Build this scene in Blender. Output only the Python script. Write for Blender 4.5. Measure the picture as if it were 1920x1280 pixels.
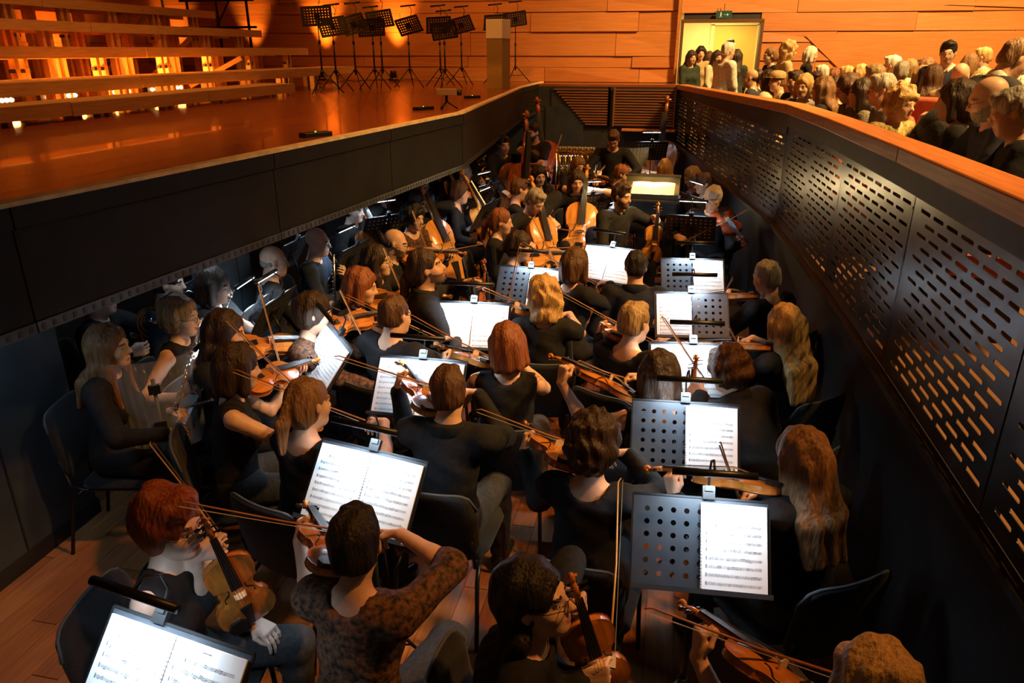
import bpy, bmesh, math, random
import numpy as np
from mathutils import Vector, Matrix

for o in list(bpy.data.objects): bpy.data.objects.remove(o)
SC = bpy.context.scene
COL = SC.collection

# ------------------------------------------------------------------ camera
F = 1380.0; HORIZON = 95.0; VPX = 1272.0; CAMH = 2.7
TH = math.atan((640 - HORIZON) / F)
YAW = math.atan((VPX - 960) / (F / math.cos(TH)))
FW = np.array([-math.sin(YAW) * math.cos(TH), math.cos(YAW) * math.cos(TH), -math.sin(TH)])
RT = np.array([math.cos(YAW), math.sin(YAW), 0.0]); UP = np.cross(RT, FW)
CAM = np.array([0.0, 0.0, CAMH])
def ray(px, py): return FW + RT * (px - 960) / F - UP * (py - 640) / F
def at(px, py, z): d = ray(px, py); return CAM + d * ((z - CAMH) / d[2])
def atx(px, py, x): d = ray(px, py); return CAM + d * (x / d[0])
def aty(px, py, y): d = ray(px, py); return CAM + d * (y / d[1])
cd = bpy.data.cameras.new('camera'); cam = bpy.data.objects.new('camera', cd); COL.objects.link(cam)
cd.sensor_width = 36; cd.lens = F / 1920 * 36; cd.clip_start = 0.05; cd.clip_end = 200
cam.matrix_world = Matrix(((RT[0], UP[0], -FW[0], CAM[0]), (RT[1], UP[1], -FW[1], CAM[1]), (RT[2], UP[2], -FW[2], CAM[2]), (0, 0, 0, 1)))
SC.camera = cam

# ------------------------------------------------------------------ world, lights, exposure
wd = bpy.data.worlds.new('world'); SC.world = wd; wd.use_nodes = True
wd.node_tree.nodes['Background'].inputs[0].default_value = (1.0, 0.55, 0.25, 1)
wd.node_tree.nodes['Background'].inputs[1].default_value = 0.02
SC.view_settings.view_transform = 'Standard'; SC.view_settings.look = 'None'
SC.view_settings.exposure = 0.5; SC.view_settings.gamma = 1.0; SC.view_settings.use_curve_mapping = False

def light(name, kind, loc, target, energy, color, size=0.3, sizey=None, spread=None, angle=None, blend=0.5, parent=None):
    ld = bpy.data.lights.new(name, kind); ld.energy = energy; ld.color = color
    if kind == 'AREA':
        ld.size = size
        if sizey: ld.shape = 'RECTANGLE'; ld.size_y = sizey
        if spread: ld.spread = math.radians(spread)
    elif kind == 'SPOT':
        ld.spot_size = math.radians(angle); ld.spot_blend = blend; ld.shadow_soft_size = size
    else: ld.shadow_soft_size = size
    o = bpy.data.objects.new(name, ld); COL.objects.link(o)
    o.location = loc
    d = Vector(target) - Vector(loc); o.rotation_euler = d.to_track_quat('-Z', 'Y').to_euler()
    return o
WARM = (1.0, 0.58, 0.19); AMBER = (1.0, 0.30, 0.035); COOL = (0.66, 0.84, 1.0)
# house lamps high over the audience
light('house_lamp_one', 'SPOT', (5.6, 7.0, 8.5), (3.9, 8.6, 1.9), 5200, WARM, size=0.4, angle=62, blend=0.5)
light('house_lamp_two', 'SPOT', (4.6, 11.0, 8.0), (3.0, 15.0, 2.2), 4300, WARM, size=0.4, angle=86, blend=0.6)
light('house_lamp_three', 'SPOT', (6.0, 4.2, 8.0), (2.2, 5.2, 1.9), 3200, WARM, size=0.4, angle=52, blend=0.6)
# warm spill from the hall ceiling into the pit
light('pit_lamp_near', 'SPOT', (3.4, 2.2, 8.0), (-0.35, 3.2, 1.0), 1000, (1.0, 0.38, 0.08), size=0.2, angle=37, blend=0.7)
light('pit_lamp_middle', 'SPOT', (3.2, 6.0, 8.0), (-1.1, 6.0, 1.0), 900, (1.0, 0.38, 0.08), size=0.2, angle=44, blend=0.8)
light('pit_lamp_far', 'SPOT', (2.4, 8.0, 8.0), (-0.8, 10.0, 1.0), 700, (1.0, 0.40, 0.09), size=0.2, angle=42, blend=0.8)
# stage: ceiling wash over boards, risers and back wall
light('stage_wash', 'SPOT', (-4.0, 7.0, 9.5), (-4.6, 7.8, 2.1), 800, (1.0, 0.33, 0.06), size=0.4, angle=80, blend=0.9)
light('wall_wash', 'SPOT', (-2.5, 9.0, 8.5), (-3.4, 14.6, 2.7), 900, (1.0, 0.36, 0.06), size=0.4, angle=62, blend=0.8)

# ------------------------------------------------------------------ materials
MATS = {}
def mat(name, col, rough=0.6, metal=0.0, spec=0.5, var=0.0, scale=8.0, stretch=(1, 1, 1), bump=0.0, bscale=None, coat=0.0, emit=None, estr=0.0, col2=None, trans=0.0, alpha=1.0, detail=4.0, sheen=0.0, wave=None):
    if name in MATS: return MATS[name]
    m = bpy.data.materials.new(name); m.use_nodes = True; nt = m.node_tree; N = nt.nodes; L = nt.links
    b = N['Principled BSDF']
    c = tuple(col) + (1.0,)
    b.inputs['Base Color'].default_value = c; b.inputs['Roughness'].default_value = rough
    b.inputs['Metallic'].default_value = metal; b.inputs['Specular IOR Level'].default_value = spec
    b.inputs['Coat Weight'].default_value = coat; b.inputs['Alpha'].default_value = alpha
    b.inputs['Transmission Weight'].default_value = trans
    if sheen: b.inputs['Sheen Weight'].default_value = sheen
    if emit:
        b.inputs['Emission Color'].default_value = tuple(emit) + (1.0,); b.inputs['Emission Strength'].default_value = estr
    if var or bump or col2:
        tc = N.new('ShaderNodeTexCoord'); mp = N.new('ShaderNodeMapping'); mp.inputs['Scale'].default_value = stretch
        L.new(tc.outputs['Object'], mp.inputs['Vector'])
        no = N.new('ShaderNodeTexNoise'); no.inputs['Scale'].default_value = scale; no.inputs['Detail'].default_value = detail
        L.new(mp.outputs[0], no.inputs['Vector'])
        if var or col2:
            rp = N.new('ShaderNodeValToRGB')
            rp.color_ramp.elements[0].position = 0.32; rp.color_ramp.elements[1].position = 0.68
            c2 = col2 if col2 else tuple(min(1, x * (1 + var)) for x in col)
            c1 = col if col2 else tuple(x * (1 - var) for x in col)
            rp.color_ramp.elements[0].color = tuple(c1) + (1,); rp.color_ramp.elements[1].color = tuple(c2) + (1,)
            L.new(no.outputs['Fac'], rp.inputs[0]); L.new(rp.outputs[0], b.inputs['Base Color'])
        if bump:
            bp = N.new('ShaderNodeBump'); bp.inputs['Strength'].default_value = bump; bp.inputs['Distance'].default_value = 0.01
            if bscale:
                n2 = N.new('ShaderNodeTexNoise'); n2.inputs['Scale'].default_value = bscale; n2.inputs['Detail'].default_value = 3
                L.new(mp.outputs[0], n2.inputs['Vector']); L.new(n2.outputs['Fac'], bp.inputs['Height'])
            else: L.new(no.outputs['Fac'], bp.inputs['Height'])
            L.new(bp.outputs[0], b.inputs['Normal'])
    MATS[name] = m
    return m

M_BLACK = mat('black_cloth', (0.009, 0.009, 0.0105), 0.85, var=0.3, scale=40, bump=0.25, bscale=25, spec=0.3)
M_CHARC = mat('charcoal_cloth', (0.035, 0.036, 0.04), 0.9, var=0.25, scale=60, bump=0.3, bscale=30, spec=0.25)
M_NAVY = mat('navy_cloth', (0.012, 0.02, 0.038), 0.85, var=0.25, scale=50, bump=0.3, bscale=30, spec=0.3)
M_LACE = mat('black_lace', (0.010, 0.010, 0.012), 0.8, scale=55, col2=(0.17, 0.075, 0.035), bump=0.2, detail=2.0, spec=0.3)
M_METAL = mat('black_metal', (0.012, 0.012, 0.013), 0.38, metal=0.2)
M_MATT = mat('black_painted_steel', (0.02, 0.022, 0.026), 0.45, var=0.15, scale=30, bump=0.05)
M_PANEL = mat('screen_steel', (0.075, 0.08, 0.088), 0.29, metal=0.7, var=0.25, scale=5, bump=0.03)
M_PAPER = mat('white_paper', (0.86, 0.87, 0.86), 0.75, spec=0.2)
M_INK = mat('printed_ink', (0.16, 0.16, 0.17), 0.8, spec=0.1)
M_VARNISH = mat('orange_varnish', (0.50, 0.17, 0.028), 0.22, var=0.25, scale=14, stretch=(4, 0.6, 4), coat=0.5)
M_VARNISH2 = mat('brown_varnish', (0.30, 0.085, 0.022), 0.22, var=0.3, scale=14, stretch=(4, 0.6, 4), coat=0.5)
M_VARNISH3 = mat('golden_varnish', (0.62, 0.27, 0.055), 0.2, var=0.2, scale=10, stretch=(4, 0.6, 4), coat=0.6)
M_VARNISH4 = mat('red_varnish', (0.27, 0.05, 0.015), 0.22, var=0.25, scale=10, stretch=(4, 0.6, 4), coat=0.5)
M_EBONY = mat('ebony', (0.014, 0.012, 0.012), 0.35)
M_BOWWOOD = mat('bow_wood', (0.33, 0.12, 0.035), 0.35, var=0.2, scale=20)
M_BOWPALE = mat('pale_bow_wood', (0.60, 0.33, 0.10), 0.35, var=0.15, scale=20)
M_HORSE = mat('bow_hair', (0.42, 0.38, 0.30), 0.6)
M_MAPLE = mat('bridge_maple', (0.75, 0.58, 0.36), 0.6)
M_STRING = mat('string_steel', (0.6, 0.6, 0.6), 0.3, metal=1.0)
M_SILVER = mat('silver', (0.82, 0.84, 0.88), 0.16, metal=1.0)
M_BRASS = mat('brass', (0.9, 0.62, 0.22), 0.16, metal=1.0)
M_COPPER = mat('copper', (0.62, 0.28, 0.12), 0.25, metal=1.0, var=0.2, scale=6)
M_WOODTRIM = mat('rail_oak', (0.50, 0.17, 0.045), 0.45, var=0.22, scale=9, stretch=(6, 0.35, 6), bump=0.06)
M_PINE = mat('riser_pine', (0.62, 0.40, 0.17), 0.6, var=0.14, scale=9, stretch=(6, 0.4, 6), bump=0.05)
M_EYEW = mat('eye_white', (0.50, 0.46, 0.42), 0.3); M_EYED = mat('iris_dark', (0.03, 0.02, 0.015), 0.2)
M_LIP = mat('lip', (0.45, 0.17, 0.12), 0.45)
M_STUB = mat('stubble', (0.13, 0.072, 0.045), 0.7, var=0.2, scale=40)
M_GOLD = mat('gold_wire', (0.85, 0.6, 0.25), 0.25, metal=1.0)
M_SHOE = mat('shoe_leather', (0.012, 0.011, 0.011), 0.25)
M_SKIN = [mat('skin_light', (0.66, 0.40, 0.27), 0.5, var=0.1, scale=14, bump=0.06, bscale=160),
          mat('skin_warm', (0.58, 0.32, 0.19), 0.5, var=0.1, scale=14, bump=0.06, bscale=160),
          mat('skin_pale', (0.72, 0.50, 0.39), 0.5, var=0.08, scale=14, bump=0.06, bscale=160)]
def hairmat(n, c, c2):
    return mat('hair_' + n, c, 0.5, col2=c2, scale=26, stretch=(3.2, 3.2, 0.4), bump=1.0, detail=5.0, spec=0.4)
HAIR = {'black': hairmat('black', (0.008, 0.006, 0.006), (0.022, 0.016, 0.013)),
        'dark': hairmat('dark_brown', (0.018, 0.010, 0.006), (0.05, 0.026, 0.014)),
        'brown': hairmat('brown', (0.05, 0.022, 0.010), (0.125, 0.058, 0.025)),
        'light': hairmat('light_brown', (0.13, 0.062, 0.025), (0.28, 0.15, 0.065)),
        'red': hairmat('red', (0.16, 0.032, 0.008), (0.36, 0.09, 0.022)),
        'auburn': hairmat('auburn', (0.14, 0.04, 0.014), (0.31, 0.105, 0.038)),
        'blond': hairmat('blond', (0.34, 0.19, 0.065), (0.62, 0.41, 0.17)),
        'ash': hairmat('ash_blond', (0.16, 0.095, 0.042), (0.48, 0.33, 0.16)),
        'grey': hairmat('grey', (0.20, 0.18, 0.15), (0.42, 0.38, 0.32)),
        'white': hairmat('white', (0.58, 0.53, 0.44), (0.80, 0.76, 0.66))}

# ------------------------------------------------------------------ object helpers
def raw(name, me, parent=None, loc=None, mats=()):
    for m in mats: me.materials.append(m)
    o = bpy.data.objects.new(name, me); COL.objects.link(o)
    if parent is not None: o.parent = parent
    if loc is not None: o.location = loc
    return o
def tag(o, label, cat, group=None, kind=None):
    if label: o['label'] = label
    if cat: o['category'] = cat
    if group: o['group'] = group
    if kind: o['kind'] = kind
    return o
def empty(name, loc=(0, 0, 0), rz=0.0):
    o = bpy.data.objects.new(name, None); COL.objects.link(o); o.location = loc; o.rotation_euler = (0, 0, rz)
    o.empty_display_size = 0.05
    return o
def mesh_np(name, V, Q, mi=None, smooth=True):
    me = bpy.data.meshes.new(name)
    V = np.asarray(V, np.float32); Q = np.asarray(Q, np.int32)
    n = Q.shape[1]
    me.vertices.add(len(V)); me.vertices.foreach_set('co', V.ravel())
    me.loops.add(Q.size); me.loops.foreach_set('vertex_index', Q.ravel())
    me.polygons.add(len(Q)); me.polygons.foreach_set('loop_start', np.arange(len(Q), dtype=np.int32) * n)
    if mi is not None: me.polygons.foreach_set('material_index', np.asarray(mi, np.int32))
    me.polygons.foreach_set('use_smooth', np.full(len(Q), smooth))
    me.update(calc_edges=True)
    return me
class MB:
    """collects simple solids into one mesh"""
    def __init__(s): s.v = []; s.f = []; s.m = []; s.cur = 0
    def _add(s, vs, fs):
        b = len(s.v); s.v += [tuple(map(float, v)) for v in vs]; s.f += [tuple(i + b for i in f) for f in fs]; s.m += [s.cur] * len(fs); return s
    def box(s, c, d, M=None):
        cx, cy, cz = c; x, y, z = d[0] / 2, d[1] / 2, d[2] / 2
        vs = [(cx + i * x, cy + j * y, cz + k * z) for k in (-1, 1) for j in (-1, 1) for i in (-1, 1)]
        if M is not None: vs = [tuple(M @ Vector(v)) for v in vs]
        return s._add(vs, [(0, 2, 3, 1), (4, 5, 7, 6), (0, 1, 5, 4), (2, 6, 7, 3), (0, 4, 6, 2), (1, 3, 7, 5)])
    def bar(s, a, b, w, h=None, up=(0, 0, 1)):
        a = Vector(a); b = Vector(b); h = h or w; d = (b - a)
        if d.length < 1e-6: return s
        d.normalize(); u = Vector(up)
        if abs(d.dot(u)) > 0.98: u = Vector((1, 0, 0))
        r = d.cross(u).normalized(); u = r.cross(d)
        vs = []
        for p in (a, b):
            for (i, j) in ((-1, -1), (1, -1), (1, 1), (-1, 1)): vs.append(p + r * (i * w / 2) + u * (j * h / 2))
        return s._add(vs, [(3, 2, 1, 0), (4, 5, 6, 7), (0, 1, 5, 4), (1, 2, 6, 5), (2, 3, 7, 6), (3, 0, 4, 7)])
    def tube(s, pts, rad, n=8, cap=True):
        pts = [Vector(p) for p in pts]; rs = rad if isinstance(rad, (list, tuple)) else [rad] * len(pts)
        vs = []; fs = []; prev = None
        for i, p in enumerate(pts):
            d = (pts[min(i + 1, len(pts) - 1)] - pts[max(i - 1, 0)]).normalized()
            if prev is None:
                u = Vector((0, 0, 1)) if abs(d.z) < 0.9 else Vector((1, 0, 0)); r = d.cross(u).normalized()
            else:
                r = (prev - d * prev.dot(d)).normalized()
            prev = r; u = d.cross(r)
            for k in range(n):
                t = 2 * math.pi * k / n; vs.append(p + (r * math.cos(t) + u * math.sin(t)) * rs[i])
        for i in range(len(pts) - 1):
            for k in range(n):
                a = i * n + k; b = i * n + (k + 1) % n; fs.append((a, b, b + n, a + n))
        if cap:
            fs.append(tuple(range(n - 1, -1, -1))); fs.append(tuple(range((len(pts) - 1) * n, len(pts) * n)))
        return s._add(vs, fs)
    def lathe(s, prof, n=24, M=None, cap=False):
        vs = []; fs = []
        for (r, z) in prof:
            for k in range(n):
                t = 2 * math.pi * k / n; v = Vector((r * math.cos(t), r * math.sin(t), z)); vs.append(M @ v if M is not None else v)
        for i in range(len(prof) - 1):
            for k in range(n):
                a = i * n + k; b = i * n + (k + 1) % n; fs.append((a, b, b + n, a + n))
        if cap: fs.append(tuple(range(n - 1, -1, -1))); fs.append(tuple(range((len(prof) - 1) * n, len(prof) * n)))
        return s._add(vs, fs)
    def prism(s, poly, z0, z1):
        n = len(poly); vs = [(x, y, z0) for x, y in poly] + [(x, y, z1) for x, y in poly]
        fs = [tuple(range(n - 1, -1, -1)), tuple(range(n, 2 * n))] + [(i, (i + 1) % n, (i + 1) % n + n, i + n) for i in range(n)]
        return s._add(vs, fs)
    def quad(s, a, b, c, d): return s._add([a, b, c, d], [(0, 1, 2, 3)])
    def mesh(s, name, smooth=False):
        me = bpy.data.meshes.new(name); me.from_pydata(s.v, [], s.f); me.update()
        if any(s.m): me.polygons.foreach_set('material_index', s.m)
        if smooth: me.shade_smooth()
        return me
    def build(s, name, m, parent=None, smooth=False, loc=None):
        ms = m if isinstance(m, (list, tuple)) else (m,)
        return raw(name, s.mesh(name, smooth), parent, loc, ms)
def copy_tree(o, parent=None):
    c = o.copy(); COL.objects.link(c)
    if parent is not None: c.parent = parent
    for ch in list(o.children): copy_tree(ch, c)
    return c
def bevelmod(o, w=0.004, seg=2):
    md = o.modifiers.new('bevel', 'BEVEL'); md.width = w; md.segments = seg; md.limit_method = 'ANGLE'; return o
rng = random.Random(7)
# ------------------------------------------------------------------ implicit-surface figures
def A3(*v): return np.array(v, np.float64)
def nrm(v): v = np.asarray(v, float); return v / (np.linalg.norm(v) + 1e-9)
def cap(a, b, ra, rb=None, k=0.02): return ('c', A3(*a), A3(*b), ra, ra if rb is None else rb, k)
def ell(c, r, R=None, k=0.02): return ('e', A3(*c), A3(*r), np.eye(3) if R is None else R, k)
def pbox(p):
    if p[0] == 'c':
        r = max(p[3], p[4]); return np.minimum(p[1], p[2]) - r, np.maximum(p[1], p[2]) + r
    e = np.abs(p[3]) @ p[2]; return p[1] - e, p[1] + e
def peval(p, X, Y, Z):
    if p[0] == 'c':
        a, b, ra, rb = p[1], p[2], p[3], p[4]; ab = b - a; L = ab @ ab + 1e-9
        x = X - a[0]; y = Y - a[1]; z = Z - a[2]
        t = np.clip((x * ab[0] + y * ab[1] + z * ab[2]) / L, 0, 1)
        return np.sqrt((x - t * ab[0]) ** 2 + (y - t * ab[1]) ** 2 + (z - t * ab[2]) ** 2) - (ra + (rb - ra) * t)
    c, r, R = p[1], p[2], p[3]
    x = X - c[0]; y = Y - c[1]; z = Z - c[2]
    u = x * R[0, 0] + y * R[1, 0] + z * R[2, 0]; v = x * R[0, 1] + y * R[1, 1] + z * R[2, 1]; w = x * R[0, 2] + y * R[1, 2] + z * R[2, 2]
    k0 = np.sqrt((u / r[0]) ** 2 + (v / r[1]) ** 2 + (w / r[2]) ** 2)
    k1 = np.sqrt((u / r[0] ** 2) ** 2 + (v / r[1] ** 2) ** 2 + (w / r[2] ** 2) ** 2) + 1e-6
    return k0 * (k0 - 1) / k1
_OFF = [(i, j, k) for i in (0, 1) for j in (0, 1) for k in (0, 1)]
def nets(f, org, h):
    s = f < 0
    cnt = sum(s[i:s.shape[0] - 1 + i, j:s.shape[1] - 1 + j, k:s.shape[2] - 1 + k].astype(np.int8) for i, j, k in _OFF)
    ids = np.argwhere((cnt > 0) & (cnt < 8))
    if len(ids) == 0: return np.zeros((0, 3)), np.zeros((0, 4), int)
    idx = -np.ones(cnt.shape, np.int32); idx[tuple(ids.T)] = np.arange(len(ids))
    acc = np.zeros((len(ids), 3)); num = np.zeros(len(ids))
    fv = {o: f[ids[:, 0] + o[0], ids[:, 1] + o[1], ids[:, 2] + o[2]] for o in _OFF}
    for o in _OFF:
        for ax in range(3):
            if o[ax]: continue
            q = list(o); q[ax] = 1; q = tuple(q)
            a = fv[o]; b = fv[q]; cr = (a < 0) != (b < 0)
            t = np.where(cr, a / np.where(cr, a - b, 1), 0)
            pos = np.array(o, float)[None].repeat(len(ids), 0); pos[:, ax] += t
            acc += pos * cr[:, None]; num += cr
    V = (ids + acc / num[:, None]) * h + org
    Q = []
    for ax in range(3):
        u, v = [(1, 2), (2, 0), (0, 1)][ax]
        sl0 = [slice(None)] * 3; sl1 = [slice(None)] * 3; sl0[ax] = slice(0, -1); sl1[ax] = slice(1, None)
        d = s[tuple(sl0)].astype(np.int8) - s[tuple(sl1)].astype(np.int8)
        for sg in (1, -1):
            e = np.argwhere(d == sg)
            e = e[(e[:, u] > 0) & (e[:, v] > 0) & (e[:, u] < cnt.shape[u]) & (e[:, v] < cnt.shape[v])]
            if len(e) == 0: continue
            def g(du, dv):
                t = e.copy(); t[:, u] -= du; t[:, v] -= dv; return idx[t[:, 0], t[:, 1], t[:, 2]]
            a, b, c, dd = g(1, 1), g(0, 1), g(0, 0), g(1, 0)
            Q.append(np.stack((a, b, c, dd) if sg == 1 else (a, dd, c, b), 1))
    return V, np.concatenate(Q)
def sdf(prims, h, subs=(), inter=(), noise=None):
    lo = np.min([pbox(p)[0] for p in prims], 0) - 2.5 * h - 0.01; hi = np.max([pbox(p)[1] for p in prims], 0) + 2.5 * h + 0.01
    n = np.ceil((hi - lo) / h).astype(int) + 1
    f = np.full(n, 0.5, np.float32)
    ax = [lo[i] + h * np.arange(n[i], dtype=np.float32) for i in range(3)]
    def sub(p, m):
        a, b = pbox(p); i0 = np.maximum(((a - m - lo) / h).astype(int), 0); i1 = np.minimum(((b + m - lo) / h).astype(int) + 2, n)
        if np.any(i1 <= i0): return None
        sl = tuple(slice(i0[q], i1[q]) for q in range(3))
        return sl, ax[0][sl[0]][:, None, None].astype(np.float32), ax[1][sl[1]][None, :, None].astype(np.float32), ax[2][sl[2]][None, None, :].astype(np.float32)
    for p in prims:
        k = p[-1]; r = sub(p, k + 2 * h)
        if r is None: continue
        d = peval(p, *r[1:]).astype(np.float32); a = f[r[0]]
        if k > 0:
            e = np.maximum(k - np.abs(a - d), 0) / k; f[r[0]] = np.minimum(a, d) - e * e * (k * 0.25)
        else: f[r[0]] = np.minimum(a, d)
    if noise is not None:
        f += noise(ax[0][:, None, None], ax[1][None, :, None], ax[2][None, None, :]).astype(np.float32)
    for p in subs:
        k = p[-1]; r = sub(p, k + 2 * h)
        if r is None: continue
        d = -peval(p, *r[1:]).astype(np.float32); a = f[r[0]]
        if k > 0:
            e = np.maximum(k - np.abs(a - d), 0) / k; f[r[0]] = np.maximum(a, d) + e * e * (k * 0.25)
        else: f[r[0]] = np.maximum(a, d)
    for (nv, dd) in inter:
        g = (ax[0][:, None, None] * nv[0] + ax[1][None, :, None] * nv[1] + ax[2][None, None, :] * nv[2] - dd)
        f = np.maximum(f, g.astype(np.float32))
    return nets(f, lo, h)
def RX(a): c, s = math.cos(a), math.sin(a); return np.array([[1, 0, 0], [0, c, -s], [0, s, c]])
def RY(a): c, s = math.cos(a), math.sin(a); return np.array([[c, 0, s], [0, 1, 0], [-s, 0, c]])
def RZ(a): c, s = math.cos(a), math.sin(a); return np.array([[c, -s, 0], [s, c, 0], [0, 0, 1]])
def rad(d): return math.radians(d)

def hand_prims(W, d, n, side, grip=0.6, sc=1.0, spread=0.25, thumb=0.7):
    """W wrist, d direction of the fingers, n palm normal (towards what is held)"""
    d = nrm(d); n = nrm(n - d * (np.dot(n, d))); s = np.cross(d, n) * side    # s points to the thumb side
    P = []
    kn = W + d * 0.085 * sc
    for q in (-1, -0.35, 0.35, 1):
        P.append(cap(W + s * q * 0.016 * sc, kn + s * q * 0.030 * sc - n * 0.002, 0.0165 * sc, 0.0125 * sc, 0.012))
    Ls = (0.036, 0.042, 0.040, 0.031)
    for i, q in enumerate((0.034, 0.0115, -0.0115, -0.033)):
        p = kn + s * q * sc; L = Ls[i] * sc; a = 0.15
        dd = nrm(d + s * (1.5 - i) * 0.06 * spread)
        for j, (bend, ln, r) in enumerate(((grip * 1.15, 1.0, 0.0092), (grip * 1.45, 0.72, 0.0084), (grip * 0.9, 0.58, 0.0076))):
            a += bend * (1.0 if j else 0.9) + (0.05 * i if j == 0 else 0)
            v = dd * math.cos(a) + n * math.sin(a)
            e = p + v * L * ln; P.append(cap(p, e, r * sc, (r - 0.0006) * sc, 0.003)); p = e
    tb = W + d * 0.025 * sc + s * 0.018 * sc
    v1 = nrm(d * 0.62 + s * (0.75 - 0.35 * thumb) + n * 0.55 * thumb); p1 = tb + v1 * 0.045 * sc
    v2 = nrm(d * 0.85 + n * 0.45 * thumb - s * 0.25 * thumb); p2 = p1 + v2 * 0.032 * sc
    v3 = nrm(d * 0.9 + n * 0.2 - s * 0.4 * thumb); p3 = p2 + v3 * 0.024 * sc
    P += [cap(tb, p1, 0.0165 * sc, 0.0115 * sc, 0.01), cap(p1, p2, 0.0105 * sc, 0.0095 * sc, 0.004), cap(p2, p3, 0.0095 * sc, 0.008 * sc, 0.004)]
    return P

def ik(S, W, l1, l2, pole):
    v = W - S; D = np.linalg.norm(v); D2 = min(D, (l1 + l2) * 0.985); u = v / (D + 1e-9)
    if D > D2: W = S + u * D2
    a = (l1 * l1 - l2 * l2 + D2 * D2) / (2 * D2); hh = math.sqrt(max(l1 * l1 - a * a, 0.0))
    p = np.asarray(pole, float); p = nrm(p - u * np.dot(p, u))
    return S + u * a + p * hh, W

class Fig: pass
def skeleton(P):
    """P: dict of pose parameters; returns joints in the figure's own frame, facing +Y, feet on z=0"""
    g = Fig(); sc = P.get('scale', 1.0); fem = P.get('fem', False)
    lean = rad(P.get('lean', 6)); side = rad(P.get('side', 0)); tw = rad(P.get('twist', 0))
    stand = P.get('stand', False)
    g.Rt = RY(side) @ RX(-lean) @ RZ(-tw)
    g.P = A3(0, 0.02, 0.95 if stand else 0.57) * sc
    def T(x, y, z): return g.P + g.Rt @ (A3(x, y, z) * sc)
    g.T = T; g.sc = sc; g.fem = fem; g.stand = stand
    sw = 0.165 if fem else 0.188
    g.chest = T(0, 0.01, 0.27); g.neck = T(0, -0.005, 0.475)
    g.SL = T(-sw, 0, 0.425); g.SR = T(sw, 0, 0.425)
    hy, hp, hr = rad(P.get('hyaw', 0)), rad(P.get('hpitch', 8)), rad(P.get('hroll', 0))
    g.Rh = RZ(-hy) @ RX(-hp) @ RY(hr)
    lr = RX(-lean * 0.45)
    g.head = g.neck + lr @ A3(0, 0.025, 0.0) * sc + (RZ(-hy) @ RX(-hp * 0.55) @ A3(0, 0.012, 0.155)) * sc
    g.hc = sc * P.get('headsc', 1.0)
    wid = P.get('knees', 0.15)
    for s, nm in ((-1, 'L'), (1, 'R')):
        hip = g.P + A3(s * 0.09, 0.0, -0.03) * sc
        if stand: kn = A3(s * 0.11, 0.05, 0.50) * sc; an = A3(s * 0.12, 0.0, 0.085) * sc
        else:
            kn = A3(s * wid, 0.45, 0.53) * sc; an = A3(s * (wid + 0.01), 0.44 + P.get('feet', -0.02), 0.10) * sc
            if P.get('cross') == nm:
                kn = A3(s * 0.04, 0.47, 0.62) * sc; an = A3(-s * 0.16, 0.58, 0.28) * sc
        setattr(g, 'hip' + nm, hip); setattr(g, 'kn' + nm, kn); setattr(g, 'an' + nm, an)
        setattr(g, 'toe' + nm, an + A3(s * 0.02, 0.15, -0.06 if an[2] < 0.12 else -0.03) * sc)
    return g

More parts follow.
